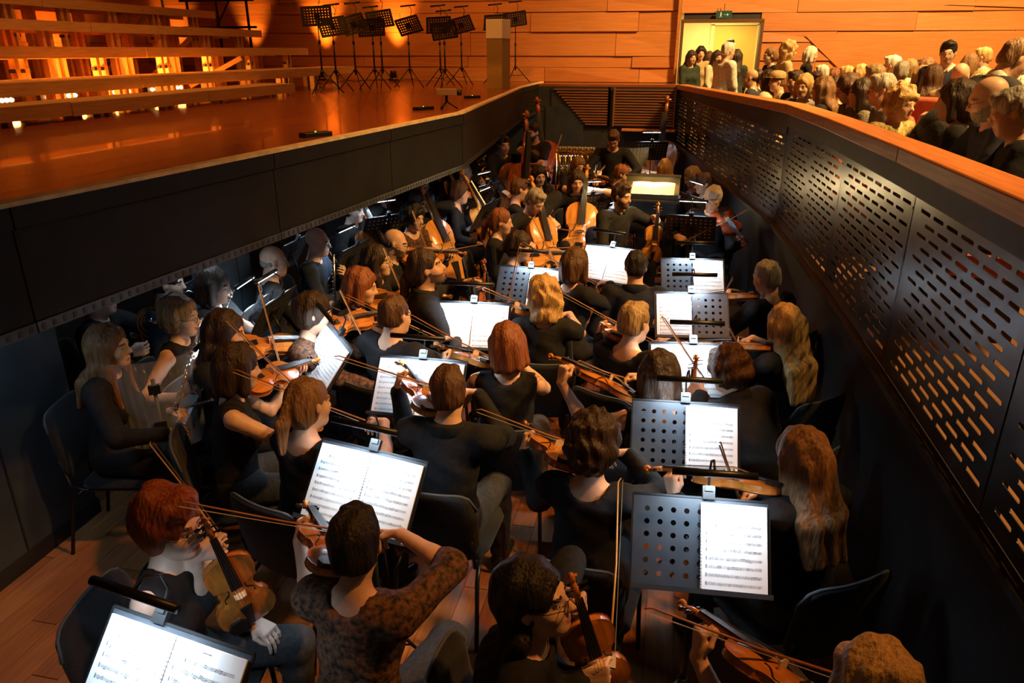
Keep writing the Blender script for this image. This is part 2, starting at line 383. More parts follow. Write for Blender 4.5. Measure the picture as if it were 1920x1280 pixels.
def figure(P, hd=0.012, hb=0.018, hh=0.007):
    """build the meshes of one person from its pose; returns dict of (V,Q,mi)"""
    g = P['_g']; sc = g.sc; fem = g.fem; T = g.T; R = g.Rt; out = {}
    build = P.get('build', 1.0)
    B = []
    cw, cdp = (0.125, 0.088) if fem else (0.15, 0.10)
    cw *= build; cdp *= build
    tors = [ell(T(0, 0.0, 0.02), A3(0.165 if fem else 0.16, 0.115, 0.13) * sc * (1, build, 1), R, 0.05),
            ell(T(0, 0.005, 0.16), A3(0.125 * build, 0.095 * build, 0.14) * sc, R, 0.06),
            ell(T(0, 0.0, 0.31), A3(cw, cdp, 0.17) * sc, R, 0.06),
            cap(g.SL + g.Rt @ A3(0.03, 0, 0) * sc, g.SR - g.Rt @ A3(0.03, 0, 0) * sc, 0.056 * sc, k=0.05),
            cap(T(-0.07, -0.01, 0.40), T(-0.015, -0.01, 0.50), 0.045 * sc, 0.035 * sc, 0.04), cap(T(0.07, -0.01, 0.40), T(0.015, -0.01, 0.50), 0.045 * sc, 0.035 * sc, 0.04)]
    if fem:
        for s in (-1, 1): tors.append(ell(T(s * 0.065, 0.075, 0.27), A3(0.062, 0.058, 0.062) * sc, R, 0.04))
    arm = {}
    for s, nm in ((-1, 'L'), (1, 'R')):
        S = getattr(g, 'S' + nm); E = getattr(g, 'E' + nm); W = getattr(g, 'W' + nm)
        ru = (0.043 if fem else 0.049) * sc * build; rf = (0.036 if fem else 0.041) * sc
        arm[nm] = [cap(S, E, ru * 1.12, ru * 0.82, 0.035), cap(E, E + (W - E) * 0.35, ru * 0.8, rf, 0.025), cap(E + (W - E) * 0.3, W, rf, 0.025 * sc, 0.02)]
    leg = {}
    for s, nm in ((-1, 'L'), (1, 'R')):
        hip, kn, an, toe = (getattr(g, q + nm) for q in ('hip', 'kn', 'an', 'toe'))
        leg[nm] = [cap(hip, kn, 0.082 * sc, 0.055 * sc, 0.04), cap(kn, kn + (an - kn) * 0.4, 0.052 * sc, 0.052 * sc, 0.02), cap(kn + (an - kn) * 0.35, an, 0.05 * sc, 0.034 * sc, 0.02)]
    foot = {nm: [cap(getattr(g, 'an' + nm) + A3(0, -0.035, -0.05) * sc, getattr(g, 'an' + nm), 0.036 * sc, 0.036 * sc, 0.02), cap(getattr(g, 'an' + nm) + A3(0, -0.03, -0.055) * sc, getattr(g, 'toe' + nm), 0.036 * sc, 0.026 * sc, 0.02)] for nm in 'LR'}
    # ---- head
    Hc = g.head; Rh = g.Rh; hs = g.hc
    def h(x, y, z): return Hc + Rh @ (A3(x, y, z) * hs)
    def he(c, r, k=0.02, rr=None): return ell(h(*c), A3(*r) * hs, Rh if rr is None else Rh @ rr, k * hs)
    jw = 0.055 if fem else 0.060
    HP = [he((0, -0.018, 0.036), (0.073, 0.092, 0.084), 0.02), he((0, 0.028, -0.03), (jw + 0.004, 0.066, 0.088), 0.03),
          he((0, 0.058, -0.088), (0.034, 0.032, 0.026), 0.03), he((-0.036, 0.052, -0.028), (0.026, 0.03, 0.026), 0.02), he((0.036, 0.052, -0.028), (0.026, 0.03, 0.026), 0.02),
          cap(h(-0.034, 0.080, 0.022), h(0.034, 0.080, 0.022), 0.011 * hs, k=0.02),
          cap(h(0, 0.088, 0.012), h(0, 0.110, -0.026), 0.008 * hs, 0.0115 * hs, 0.012), he((-0.010, 0.098, -0.030), (0.008, 0.010, 0.007), 0.008), he((0.010, 0.098, -0.030), (0.008, 0.010, 0.007), 0.008),
          he((0, 0.088, -0.058), (0.022, 0.011, 0.0065), 0.006), he((0, 0.087, -0.068), (0.019, 0.011, 0.0065), 0.006),
          he((-0.031, 0.0790, 0.0105), (0.0155, 0.0095, 0.0052), 0.004), he((0.031, 0.0790, 0.0105), (0.0155, 0.0095, 0.0052), 0.004),
          he((-0.074, -0.006, -0.004), (0.010, 0.019, 0.031), 0.006, RZ(-0.35)), he((0.074, -0.006, -0.004), (0.010, 0.019, 0.031), 0.006, RZ(0.35)),
          cap(h(0, -0.022, -0.075), g.neck + R @ A3(0, 0, -0.03) * sc, (0.046 if fem else 0.055) * sc, (0.052 if fem else 0.064) * sc, 0.03)]
    subs = [he((-0.031, 0.100, 0.002), (0.017, 0.017, 0.012), 0.008), he((0.031, 0.100, 0.002), (0.017, 0.017, 0.012), 0.008)]
    V, Q = sdf(HP, hd, subs)
    vs, qs, ms = [V], [Q], []
    loc = (V[Q].mean(1) - Hc) @ Rh / hs
    mi = np.zeros(len(Q), int)
    mi[(np.abs(loc[:, 0]) < 0.020) & (loc[:, 2] < -0.0545) & (loc[:, 2] > -0.0725) & (loc[:, 1] > 0.085)] = 1
    bz = 0.027 - 12 * (np.abs(loc[:, 0]) - 0.032) ** 2
    mi[(np.abs(loc[:, 0]) > 0.013) & (np.abs(loc[:, 0]) < 0.052) & (np.abs(loc[:, 2] - bz) < 0.0045) & (loc[:, 1] > 0.06)] = 2
    if P.get('beard'):
        bd = (loc[:, 1] > 0.005) & (loc[:, 2] < -0.047 - 0.30 * (loc[:, 1] - 0.085)) & (loc[:, 2] > -0.118) & (mi != 1) & ((loc[:, 1] > 0.03) | (loc[:, 2] > -0.09))
        mi[bd] = 5
    ms.append(mi); nv = len(V)
    # eyes
    for s in (-1, 1):
        for (c, r, m, nn) in (((s * 0.031, 0.0735, 0.001), 0.0118, 3, 10), ((s * 0.031, 0.0768, 0.0005), 0.0098, 4, 8)):
            u = np.linspace(0, math.pi, 6); w = np.linspace(0, 2 * math.pi, nn, endpoint=False)
            pts = np.array([[math.sin(a) * math.cos(b), math.cos(a), math.sin(a) * math.sin(b)] for a in u for b in w]) * r
            if m == 4: pts = pts * (0.72, 1.05, 0.72)
            vv = (pts + A3(*c)) * hs @ Rh.T + Hc
            q = np.array([(i * nn + j, (i + 1) * nn + j, (i + 1) * nn + (j + 1) % nn, i * nn + (j + 1) % nn) for i in range(5) for j in range(nn)])
            vs.append(vv); qs.append(q + nv); ms.append(np.full(len(q), m)); nv += len(vv)
    # ---- body
    slv = P.get('sleeve', 'long'); bot = P.get('bottom', 'trousers')
    bp = [(*p[:3], p[3] * 0.93, p[4] * 0.93, p[5]) if p[0] == 'c' else ('e', p[1], p[2] * 0.93, p[3], p[4]) for p in tors]
    bp += arm['L'] + arm['R'] + leg['L'] + leg['R'] + foot['L'] + foot['R'] + [HP[-1]]
    V, Q = sdf(bp, hb * (1.3 if slv == 'long' and bot == 'trousers' else 1.0))
    vs.append(V); qs.append(Q + nv); ms.append(np.zeros(len(Q), int)); nv += len(V)
    # ---- hands
    for s, nm in ((-1, 'L'), (1, 'R')):
        hp = getattr(g, 'hand' + nm)
        pr = hand_prims(getattr(g, 'W' + nm), hp[0], hp[1], s, grip=hp[2], sc=sc * (0.93 if fem else 1.0))
        E = getattr(g, 'E' + nm); W = getattr(g, 'W' + nm)
        pr.append(cap(W + (E - W) * 0.22, W, 0.027 * sc, 0.0245 * sc, 0.012))
        V, Q = sdf(pr, hh); vs.append(V); qs.append(Q + nv); ms.append(np.zeros(len(Q), int)); nv += len(V)
    out['body'] = (np.concatenate(vs), np.concatenate(qs), np.concatenate(ms))
    # ---- garments
    grow = 0.013 * sc
    def gr(ps, a=grow): return [(*p[:3], p[3] + a, p[4] + a, p[5]) if p[0] == 'c' else ('e', p[1], p[2] + a, p[3], p[4]) for p in ps]
    top = gr(tors)
    nk = P.get('neckline', 0.0)
    for nm in 'LR':
        S = getattr(g, 'S' + nm); E = getattr(g, 'E' + nm); W = getattr(g, 'W' + nm)
        ru = (0.043 if fem else 0.049) * sc * build
        if slv == 'long':
            top += [cap(S, E, ru * 1.2 + grow, ru * 0.9 + grow * 1.3, 0.04), cap(E, W + (E - W) * 0.06, ru * 0.9 + grow * 1.3, 0.034 * sc + grow * 0.5, 0.02)]
        elif slv == 'elbow':
            top += [cap(S, E, ru * 1.2 + grow, ru * 0.95 + grow * 1.2, 0.04), cap(E, E + (W - E) * 0.18, ru * 0.95 + grow, ru * 0.85 + grow, 0.02)]
        elif slv == 'short':
            top += [cap(S, S + (E - S) * 0.62, ru * 1.2 + grow, ru * 1.05 + grow * 1.2, 0.04)]
    sb = []
    fr = A3(0, 0.03 + nk * 0.5, 0)
    if nk >= 0:
        sb.append(cap(T(0, -0.02, 0.485), T(0, 0.05 + nk * 0.3, 0.56), (0.070 + nk * 0.35) * sc, (0.10 + nk * 0.4) * sc, 0.01))
        if nk > 0.02: sb.append(cap(T(0, 0.14, 0.50), T(0, 0.12, 0.40 - nk * 0.6), 0.06 * sc, 0.02 * sc, 0.01))
        if P.get('lowback'): sb.append(cap(T(0, -0.17, 0.52), T(0, -0.15, 0.30), 0.115 * sc, 0.04 * sc, 0.01))
    if slv == 'none':
        for s, nm in ((-1, 'L'), (1, 'R')):
            S = getattr(g, 'S' + nm); sb.append(cap(S + R @ A3(s * 0.055, 0, 0.05) * sc, S + R @ A3(s * 0.075, 0, -0.06) * sc, 0.060 * sc, 0.05 * sc, 0.015))
    cn = [(-R[:, 2], -(g.P - R[:, 2] * 0.09 * sc) @ R[:, 2])]
    wr = P.get('seed', 1)
    def folds(X, Y, Z): return 0.0035 * np.sin(34 * X + 21 * Y + wr) * np.sin(27 * Z - 18 * Y + 2.1 * wr) + 0.002 * np.sin(61 * Z + 33 * X + wr)
    out['top'] = sdf(top, hb, sb, cn, noise=folds)
    if slv in ('long', 'none') and P.get('collar'):
        out['collar'] = sdf([cap(T(-0.03, -0.02, 0.475), T(0.03, -0.02, 0.475), 0.068 * sc, k=0.03), cap(T(0, 0.03, 0.462), T(0, -0.02, 0.48), 0.066 * sc, k=0.03)], hd, [cap(T(0, 0.0, 0.44), h(0, 0, -0.06), 0.058 * sc, 0.066 * sc, 0.006), cap(T(0, 0.12, 0.50), T(0, 0.10, 0.42), 0.055 * sc, 0.03 * sc, 0.006)], [(R[:, 2], T(0, 0, 0.505) @ R[:, 2])])
    if bot == 'trousers':
        lg = []
        for nm in 'LR':
            hip, kn, an = (getattr(g, q + nm) for q in ('hip', 'kn', 'an'))
            lg += [cap(hip, kn, 0.092 * sc, 0.072 * sc, 0.04), cap(kn, an + A3(0, 0, 0.0), 0.070 * sc, 0.056 * sc, 0.025)]
        lg += [gr(tors[:1], 0.011)[0]]
        out['trousers'] = sdf(lg, hb, noise=folds, inter=[(A3(0, 0, -1), -0.055 * sc)])
    else:
        ln = P.get('skirt', 0.35); lg = [gr(tors[:1], 0.014)[0]]
        kL, kR = g.knL, g.knR
        lg += [cap(g.hipL, kL, 0.100 * sc, 0.080 * sc, 0.06), cap(g.hipR, kR, 0.100 * sc, 0.080 * sc, 0.06), cap(g.P + A3(0, 0.05, -0.02), (kL + kR) / 2, 0.10 * sc, 0.085 * sc, 0.08)]
        for q in (0.0, 0.5, 1.0):
            kk = kL + (kR - kL) * q; aa = g.anL + (g.anR - g.anL) * q
            lg.append(cap(kk, kk + (aa - kk) * ln * 1.1 + A3(0, 0.0, -0.02), 0.08 * sc, 0.085 * sc, 0.06))
        out['skirt'] = sdf(lg, hb, noise=folds)
    sh = []
    for nm in 'LR':
        a = getattr(g, 'an' + nm); t = getattr(g, 'toe' + nm)
        sh.append(sdf([cap(a + A3(0, -0.035, -0.052) * sc, a + A3(0, -0.01, -0.02) * sc, 0.042 * sc, 0.036 * sc, 0.02), cap(a + A3(0, -0.03, -0.06) * sc, t, 0.042 * sc, 0.030 * sc, 0.02)], min(hb * 0.95, 0.024), inter=[(A3(0, 0, -1), 0.0 if a[2] < 0.14 else 9)]))
    out['shoe'] = sh
    # ---- hair
    st = P.get('hair', 'short'); hp = []; hsub = []
    th = {'bald': 0.0, 'buzz': 0.009, 'short': 0.012, 'bob': 0.018, 'long': 0.016, 'pony': 0.011, 'curly': 0.032, 'bouffant': 0.027, 'wavy': 0.030, 'updo': 0.020, 'fringe': 0.004}[st]
    amp, fr_ = {'curly': (0.011, 75), 'wavy': (0.010, 55), 'bouffant': (0.0085, 46)}.get(st, (0.0036, 98))
    if st != 'bald':
        if st != 'fringe':
            hp.append(he((0, -0.020, 0.038), (0.073 + th, 0.092 + th, 0.085 + th * 1.05), 0.02))
            if st in ('short', 'buzz'):
                hp.append(he((0, -0.045, -0.02), (0.068 + th * 0.8, 0.062 + th, 0.07), 0.02))
                if st == 'short': hp.append(he((0, 0.045, 0.105), (0.055, 0.045, 0.026), 0.02))
        else: hp.append(he((0, -0.040, -0.008), (0.0685, 0.066, 0.045), 0.02))
        zc = {'short': -0.066, 'buzz': -0.062, 'fringe': -0.06}.get(st, None)
        if st in ('bob', 'bouffant', 'wavy', 'curly', 'long', 'updo', 'pony'):
            hp.append(he((0, -0.05, -0.02), (0.072 + th * 0.9, 0.065 + th, 0.085), 0.03))
        if P.get('tuck') or st == 'pony':
            for s in (-1, 1): hsub.append(he((s * 0.092, 0.030, -0.040), (0.036, 0.060, 0.060), 0.008))
        if st in ('bob', 'long', 'wavy'):
            zl = {'bob': -0.10, 'wavy': -0.13, 'long': -0.14}[st]
            for s in ((-1, 1) if not P.get('tuck') else ()): hp.append(cap(h(s * 0.073, 0.0, 0.03), h(s * 0.080, 0.01, zl), (0.026 + th * 0.4) * hs, (0.024 + th * 0.5) * hs, 0.03))
            hp.append(cap(h(-0.045, -0.065, 0.0), h(-0.05, -0.07, zl), 0.045 * hs, 0.04 * hs, 0.03)); hp.append(cap(h(0.045, -0.065, 0.0), h(0.05, -0.07, zl), 0.045 * hs, 0.04 * hs, 0.03))
            hp.append(cap(h(0, -0.07, 0.0), h(0, -0.08, zl), 0.05 * hs, 0.045 * hs, 0.03))
        if st == 'long':
            ll = P.get('hairlen', 0.34)
            for q in (-0.075, -0.038, 0, 0.038, 0.075):
                b0 = h(q, -0.075 + abs(q) * 0.4, -0.10); b1 = T(q * 1.05, -0.125 - 0.01, 0.475 - (ll - 0.16)) if P.get('hairback', True) else b0 + A3(0, 0.02, -ll)
                bm = (b0 + b1) / 2 + R @ A3(0, -0.02, 0.02)
                hp += [cap(b0, bm, 0.036 * hs, 0.036 * hs, 0.03), cap(bm, b1, 0.036 * hs, 0.020 * hs, 0.03)]
            if P.get('hairfront'):
                for s in (-1, 1): hp += [cap(h(s * 0.082, 0.01, -0.10), T(s * 0.095, 0.10, 0.30), 0.032 * hs, 0.018 * hs, 0.02)]
        if st == 'pony':
            b0 = h(0, -0.115, 0.015); b1 = h(0, -0.150, -0.06); b2 = b1 + A3(0, -0.01, -0.13) * hs + R @ A3(0, -0.015, 0) * hs
            hp += [cap(b0, b1, 0.022 * hs, 0.032 * hs, 0.015), cap(b1, b2, 0.032 * hs, 0.016 * hs, 0.015)]
        if st == 'bouffant': hp += [he((0, -0.055, -0.055), (0.062, 0.058, 0.075), 0.03), he((0, -0.03, 0.085), (0.085, 0.095, 0.06), 0.03), he((0, 0.05, 0.105), (0.06, 0.05, 0.035), 0.02)]
        if st == 'updo': hp += [he((0, -0.10, 0.06), (0.042, 0.04, 0.042), 0.015)]
        fc = P.get('face', -0.016)
        hsub.append(he((0, 0.118 + th * 0.4, -0.040), (0.068 + th * 0.35, 0.084, 0.092 - fc), 0.012))
        hsub.append(he((0, 0.10, -0.10), (0.075, 0.085, 0.075), 0.012))
        if st in ('short', 'buzz', 'fringe'):
            for s in (-1, 1): hsub.append(he((s * 0.092, 0.012, -0.030), (0.036, 0.058, 0.052), 0.008))
        inter = []
        if zc is not None: inter.append((-Rh[:, 2], -(h(0, 0, zc) @ Rh[:, 2])))
        sd = P.get('seed', 1) * 1.7
        def strands(X, Y, Z):
            if amp > 0.005: return amp * (np.sin(fr_ * X + sd + 2 * np.sin(30 * Z)) * np.sin(fr_ * Y + 1.3 * sd + 2 * np.sin(31 * X)) + 0.6 * np.sin(fr_ * 0.8 * Z + sd + 3 * np.sin(20 * Y)))
            return amp * (np.sin(fr_ * X + 9 * Z + sd) + np.sin(fr_ * Y - 12 * Z + sd))
        out['hair'] = sdf(hp, min(hd, 0.011) if st in ('curly', 'wavy') else hd, hsub, inter, noise=strands)
    return out

def glasses(parent, g, m):
    b = MB(); Hc = g.head; Rh = g.Rh; hs = g.hc
    def h(x, y, z): return tuple(Hc + Rh @ (A3(x, y, z) * hs))
    for s in (-1, 1):
        b.tube([h(s * 0.031 + 0.021 * math.cos(t), 0.104, -0.002 + 0.016 * math.sin(t)) for t in np.linspace(0, 2 * math.pi, 13)], 0.0015, 5, False)
        b.tube([h(s * 0.051, 0.103, 0.003), h(s * 0.074, 0.06, 0.004), h(s * 0.076, 0.0, 0.006)], 0.0014, 5)
    b.tube([h(-0.011, 0.104, 0.001), h(0, 0.108, 0.004), h(0.011, 0.104, 0.001)], 0.0014, 5)
    return b.build('glasses', m, parent, True)

TRIS = [0]
def make_person(P, loc, rz, label, cat='person', res='mid', group=None):
    g = P['_g']
    hd, hb, hh = {'near': (0.0075, 0.0155, 0.0054), 'mid': (0.0105, 0.0205, 0.0072), 'far': (0.0130, 0.027, 0.0092), 'aud': (0.0140, 0.034, 0.012)}[res]
    o = figure(P, hd, hb, hh)
    hm = HAIR[P.get('haircol', 'dark')]; skin = M_SKIN[P.get('skin', 0)]
    V, Q, mi = o['body']
    body = raw('person', mesh_np('person', V, Q, mi), None, loc, (skin, M_LIP, hm, M_EYEW, M_EYED, hm if P.get('beard') == 'full' else M_STUB)); body.rotation_euler = (0, 0, rz)
    tag(body, label, cat, group)
    tm = P.get('topmat', M_BLACK); bm = P.get('botmat', M_BLACK)
    def part(n, vq, m):
        if len(vq[1]) == 0: return None
        return raw(n, mesh_np(n, vq[0], vq[1]), body, None, (m,))
    part(P.get('topname', 'shirt' if P.get('sleeve', 'long') == 'long' else 'top'), o['top'], tm)
    if 'collar' in o: part('collar', o['collar'], P.get('collarmat', tm))
    if 'trousers' in o: part('trousers', o['trousers'], bm)
    if 'skirt' in o: part('skirt', o['skirt'], bm)
    for s in o['shoe']: part('shoe', s, M_SHOE)
    if 'hair' in o: part('hair', o['hair'], hm)
    if P.get('glasses'): glasses(body, g, M_GOLD if P['glasses'] == 'gold' else M_METAL)
    if P.get('watch'):
        E, W = g.ER if P['watch'] == 'R' else g.EL, g.WR if P['watch'] == 'R' else g.WL
        b = MB(); d = nrm(W - E); c = W - d * 0.03; b.tube([tuple(c - d * 0.006), tuple(c + d * 0.006)], 0.031 * g.sc, 14); b.build('bracelet', M_GOLD, body, True)
    TRIS[0] += 1
    return body
# ------------------------------------------------------------------ bowed instruments
VOUT = [(0.0, 0.018), (0.004, 0.052), (0.016, 0.080), (0.038, 0.098), (0.070, 0.104), (0.100, 0.101), (0.122, 0.091), (0.134, 0.085), (0.141, 0.083), (0.146, 0.072), (0.160, 0.061), (0.185, 0.0555), (0.208, 0.058), (0.222, 0.066), (0.228, 0.075), (0.234, 0.076), (0.246, 0.077), (0.268, 0.0825), (0.290, 0.084), (0.315, 0.079), (0.336, 0.064), (0.350, 0.042), (0.356, 0.016)]
def violin_kit(s=1.0, rib=0.030, wid=1.0, chin=True, pin=0.0, neckl=0.130, arch=0.016, bassy=False):
    K = {}
    V = []; Q = []
    cols = [-1, -0.93, -0.75, -0.4, 0, 0.4, 0.75, 0.93, 1]; n = len(cols)
    def plate(z0, sg, over):
        base = len(V)
        for (y, w) in VOUT:
            w2 = w * wid + over; e = min(1, max(0.15, math.sin(math.pi * min(max(y / 0.356, 0.02), 0.98)) * 1.4))
            for c in cols:
                a = max(0.0, 1 - (abs(c) / 0.93) ** 2.2) if abs(c) < 0.93 else 0.0
                yy = y + (0.003 if y > 0.3 else (-0.003 if y < 0.02 else 0)) * (over > 0)
                V.append((c * w2, yy, z0 + sg * arch * a * e))
        for i in range(len(VOUT) - 1):
            for j in range(n - 1):
                q = (base + i * n + j, base + i * n + j + 1, base + (i + 1) * n + j + 1, base + (i + 1) * n + j)
                Q.append(q if sg > 0 else q[::-1])
    plate(rib, 1, 0.003); plate(rib - 0.003, -0.0001, 0.003); plate(0, -1, 0.003); plate(0.003, 0.0001, 0.003)
    base = len(V)
    ring = [(w * wid, y) for (y, w) in VOUT] + [(-w * wid, y) for (y, w) in VOUT[::-1]]
    for z in (0.0, rib):
        for (x, y) in ring: V.append((x, y, z))
    m = len(ring)
    for i in range(m): j = (i + 1) % m; Q.append((base + i, base + j, base + m + j, base + m + i))
    K['body'] = mesh_np('body', np.array(V) * s, Q)
    top = rib + arch
    b = MB()                                            # neck and scroll
    ne = 0.356 + neckl
    b.tube([(0, 0.345, rib - 0.006), (0, 0.37, rib + 0.002), (0, ne, rib - 0.002)], [0.016, 0.0125, 0.0105], 10)
    b.tube([(0, ne, rib - 0.002), (0, ne + 0.03, rib - 0.007), (0, ne + 0.062, rib - 0.017)], [0.0115, 0.0115, 0.0085], 8)
    sp = [(0, ne + 0.068 + 0.013 * (1 - t / 9) * math.cos(t) - 0.0, rib - 0.016 + 0.015 * (1 - t / 9) * math.sin(t)) for t in np.linspace(0, 7.5, 20)]
    b.tube(sp, [0.009] * 20, 6)
    b.tube([(-0.019, ne + 0.068, rib - 0.016), (0.019, ne + 0.068, rib - 0.016)], 0.005, 8)
    K['neck'] = b.mesh('neck', True)
    b = MB(); fe = 0.356 - 0.125
    b.prism([(-0.021, fe), (0.021, fe), (0.0125, ne), (-0.0125, ne)], 0, 0.006)
    b.v = [(x, y, z + rib + 0.024 - (y - fe) / (ne - fe) * 0.016) for x, y, z in b.v]
    K['fingerboard'] = b.mesh('fingerboard')
    b = MB(); by = 0.193
    b.prism([(-0.021, 0), (-0.012, 0.003), (-0.006, 0.0), (0.006, 0), (0.012, 0.003), (0.021, 0), (0.020, 0.026), (0, 0.032), (-0.020, 0.026)], -0.002, 0.002)
    b.v = [(x, by + z, top - 0.002 + y) for x, y, z in b.v]
    K['bridge'] = b.mesh('bridge')
    b = MB(); b.prism([(-0.010, 0.012), (0.010, 0.012), (0.022, 0.125), (-0.022, 0.125)], 0, 0.006)
    b.v = [(x, y, z + rib + 0.006 + (y - 0.012) * 0.14) for x, y, z in b.v]
    K['tailpiece'] = b.mesh('tailpiece')
    b = MB()
    for x in (-0.0165, -0.0055, 0.0055, 0.0165):
        b.tube([(x * 0.8, 0.12, rib + 0.030), (x, by, top + 0.031), (x * 0.5, ne + 0.005, rib + 0.016)], 0.0007 if s < 1.5 else 0.0009, 4)
    K['strings'] = b.mesh('strings')
    for sg, nm in ((-1, 'f_hole'), (1, 'f_hole_')):
        pts = []
        for t in np.linspace(0, 1, 9):
            y = 0.160 + 0.068 * t; x = sg * (0.052 - 0.020 * t + 0.006 * math.sin(2 * math.pi * t)) * wid
            pts.append((x, y, rib + arch * max(0, 1 - (abs(x) / (0.057 * wid * 0.93)) ** 2.2) + 0.0012))
        b = MB(); b.tube(pts, [0.004, 0.0022, 0.0022, 0.0026, 0.003, 0.0026, 0.0022, 0.0022, 0.0035], 6); K[nm] = b.mesh('f_hole', True)
    b = MB()
    for i, (yy, sg) in enumerate(((0.012, 1), (0.024, -1), (0.036, 1), (0.048, -1))):
        z = rib - 0.004 - i * 0.002
        b.tube([(-sg * 0.012, ne + yy, z), (sg * 0.026, ne + yy, z)], 0.0034, 6); b.box((sg * 0.034, ne + yy, z), (0.016, 0.004, 0.013))
    K['pegs'] = b.mesh('pegs')
    if chin:
        b = MB(); b.prism([(-0.075, 0.0), (-0.012, -0.006), (-0.010, 0.035), (-0.035, 0.062), (-0.070, 0.058), (-0.086, 0.030)], rib + 0.006, rib + 0.019); K['chin_rest'] = b.mesh('chin_rest')
    for k, me in K.items():
        if k != 'body':
            a = np.empty(len(me.vertices) * 3, np.float32); me.vertices.foreach_get('co', a); me.vertices.foreach_set('co', a * s); me.update()
    if pin:
        b = MB(); b.tube([(0, 0.0, rib * s * 0.5), (0, -pin, rib * s * 0.5)], 0.005 if s < 2.5 else 0.007, 8); b.tube([(0, 0.004 * s, rib * s * 0.5), (0, -0.012 * s, rib * s * 0.5)], 0.014, 10); K['endpin'] = b.mesh('endpin')
    return K
KIT = {'violin': violin_kit(), 'viola': violin_kit(1.15, 0.032), 'cello': violin_kit(2.12, 0.055, 1.03, False, 0.36, 0.135, 0.018), 'bass': violin_kit(3.12, 0.058, 0.98, False, 0.22, 0.135, 0.016)}
def bow_kit(L, thick):
    K = {}
    b = MB(); b.tube([(0, 0, 0.010), (0, L * 0.5, 0.002), (0, L * 0.97, 0.010), (0, L, 0.0)], [thick, thick * 0.8, thick * 0.62, thick * 0.5], 7); b.tube([(0, -0.02, 0.010), (0, 0, 0.010)], thick * 1.05, 7); K['stick'] = b.mesh('stick', True)
    b = MB(); b.box((0, L * 0.515, -0.008), (0.007, L * 0.95, 0.0008)); K['bow_hair'] = b.mesh('bow_hair')
    b = MB(); b.box((0, 0.022, -0.001), (0.011, 0.045, 0.020)); K['frog'] = b.mesh('frog')
    return K
BOWKIT = {'violin': bow_kit(0.73, 0.0048), 'viola': bow_kit(0.74, 0.005), 'cello': bow_kit(0.70, 0.0055), 'bass': bow_kit(0.70, 0.0062)}
def withmat(me, m):
    if len(me.materials) == 0: me.materials.append(m)
    return me
VARN = {'orange': M_VARNISH, 'brown': M_VARNISH2, 'gold': M_VARNISH3, 'red': M_VARNISH4}
BODYV = {}
def frame(o, yv, zv):
    y = nrm(yv); z = nrm(zv - y * np.dot(zv, y)); x = np.cross(y, z)
    return Matrix(((x[0], y[0], z[0], o[0]), (x[1], y[1], z[1], o[1]), (x[2], y[2], z[2], o[2]), (0, 0, 0, 1)))
def place_kit(kind, M, label, col, cat):
    e = empty(kind if kind != 'bass' else 'double_bass'); e.matrix_world = M; tag(e, label, cat)
    for k, me in KIT[kind].items():
        if k in ('body', 'neck'):
            key = (kind, k, col)
            if key not in BODYV: BODYV[key] = me.copy(); BODYV[key].materials.append(VARN[col])
            me = BODYV[key]
        else: withmat(me, {'bridge': M_MAPLE, 'strings': M_STRING, 'endpin': M_SILVER}.get(k, M_EBONY))
        o = bpy.data.objects.new(k.rstrip('_'), me); COL.objects.link(o); o.parent = e
    return e
def place_bow(kind, M, label, pale=False):
    e = empty('bow'); e.matrix_world = M; tag(e, label, 'bow', None)
    for k, me in BOWKIT[kind].items():
        if k == 'stick':
            key = (kind, 'stick', pale)
            if key not in BODYV: BODYV[key] = me.copy(); BODYV[key].materials.append(M_BOWPALE if pale else M_BOWWOOD)
            me = BODYV[key]
        else: withmat(me, M_HORSE if k == 'bow_hair' else M_EBONY)
        o = bpy.data.objects.new(k, me); COL.objects.link(o); o.parent = e
    return e

# ------------------------------------------------------------------ poses (figure frame); each returns instruments to place
DOWN = A3(0, 0, -1)
def armset(g, nm, W, pole, d, n, grip):
    sc = g.sc; fem = g.fem
    E, W2 = ik(getattr(g, 'S' + nm), np.asarray(W, float), (0.275 if fem else 0.295) * sc, (0.245 if fem else 0.26) * sc, pole)
    setattr(g, 'E' + nm, E); setattr(g, 'W' + nm, W2); setattr(g, 'hand' + nm, (nrm(d), np.asarray(n, float), grip))
def lap(g, nm, x=0.13, y=0.30, z=0.66):
    s = -1 if nm == 'L' else 1
    armset(g, nm, A3(s * x, y, z) * g.sc, (s * 0.6, -0.7, -0.2), A3(-s * 0.35, 0.85, -0.25), DOWN, 0.35)
def bowhand(g, frog, d_bow, up, back, pole=(0.75, -0.45, -0.45)):
    """right hand at the frog; bow runs frog -> tip along d_bow, hair side is -up"""
    hd_ = nrm(d_bow * 0.35 + back * 0.75 - up * 0.35); W = frog - hd_ * 0.088 + up * 0.03
    armset(g, 'R', W, pole, hd_, -up * 0.8 + d_bow * 0.1, 0.62)
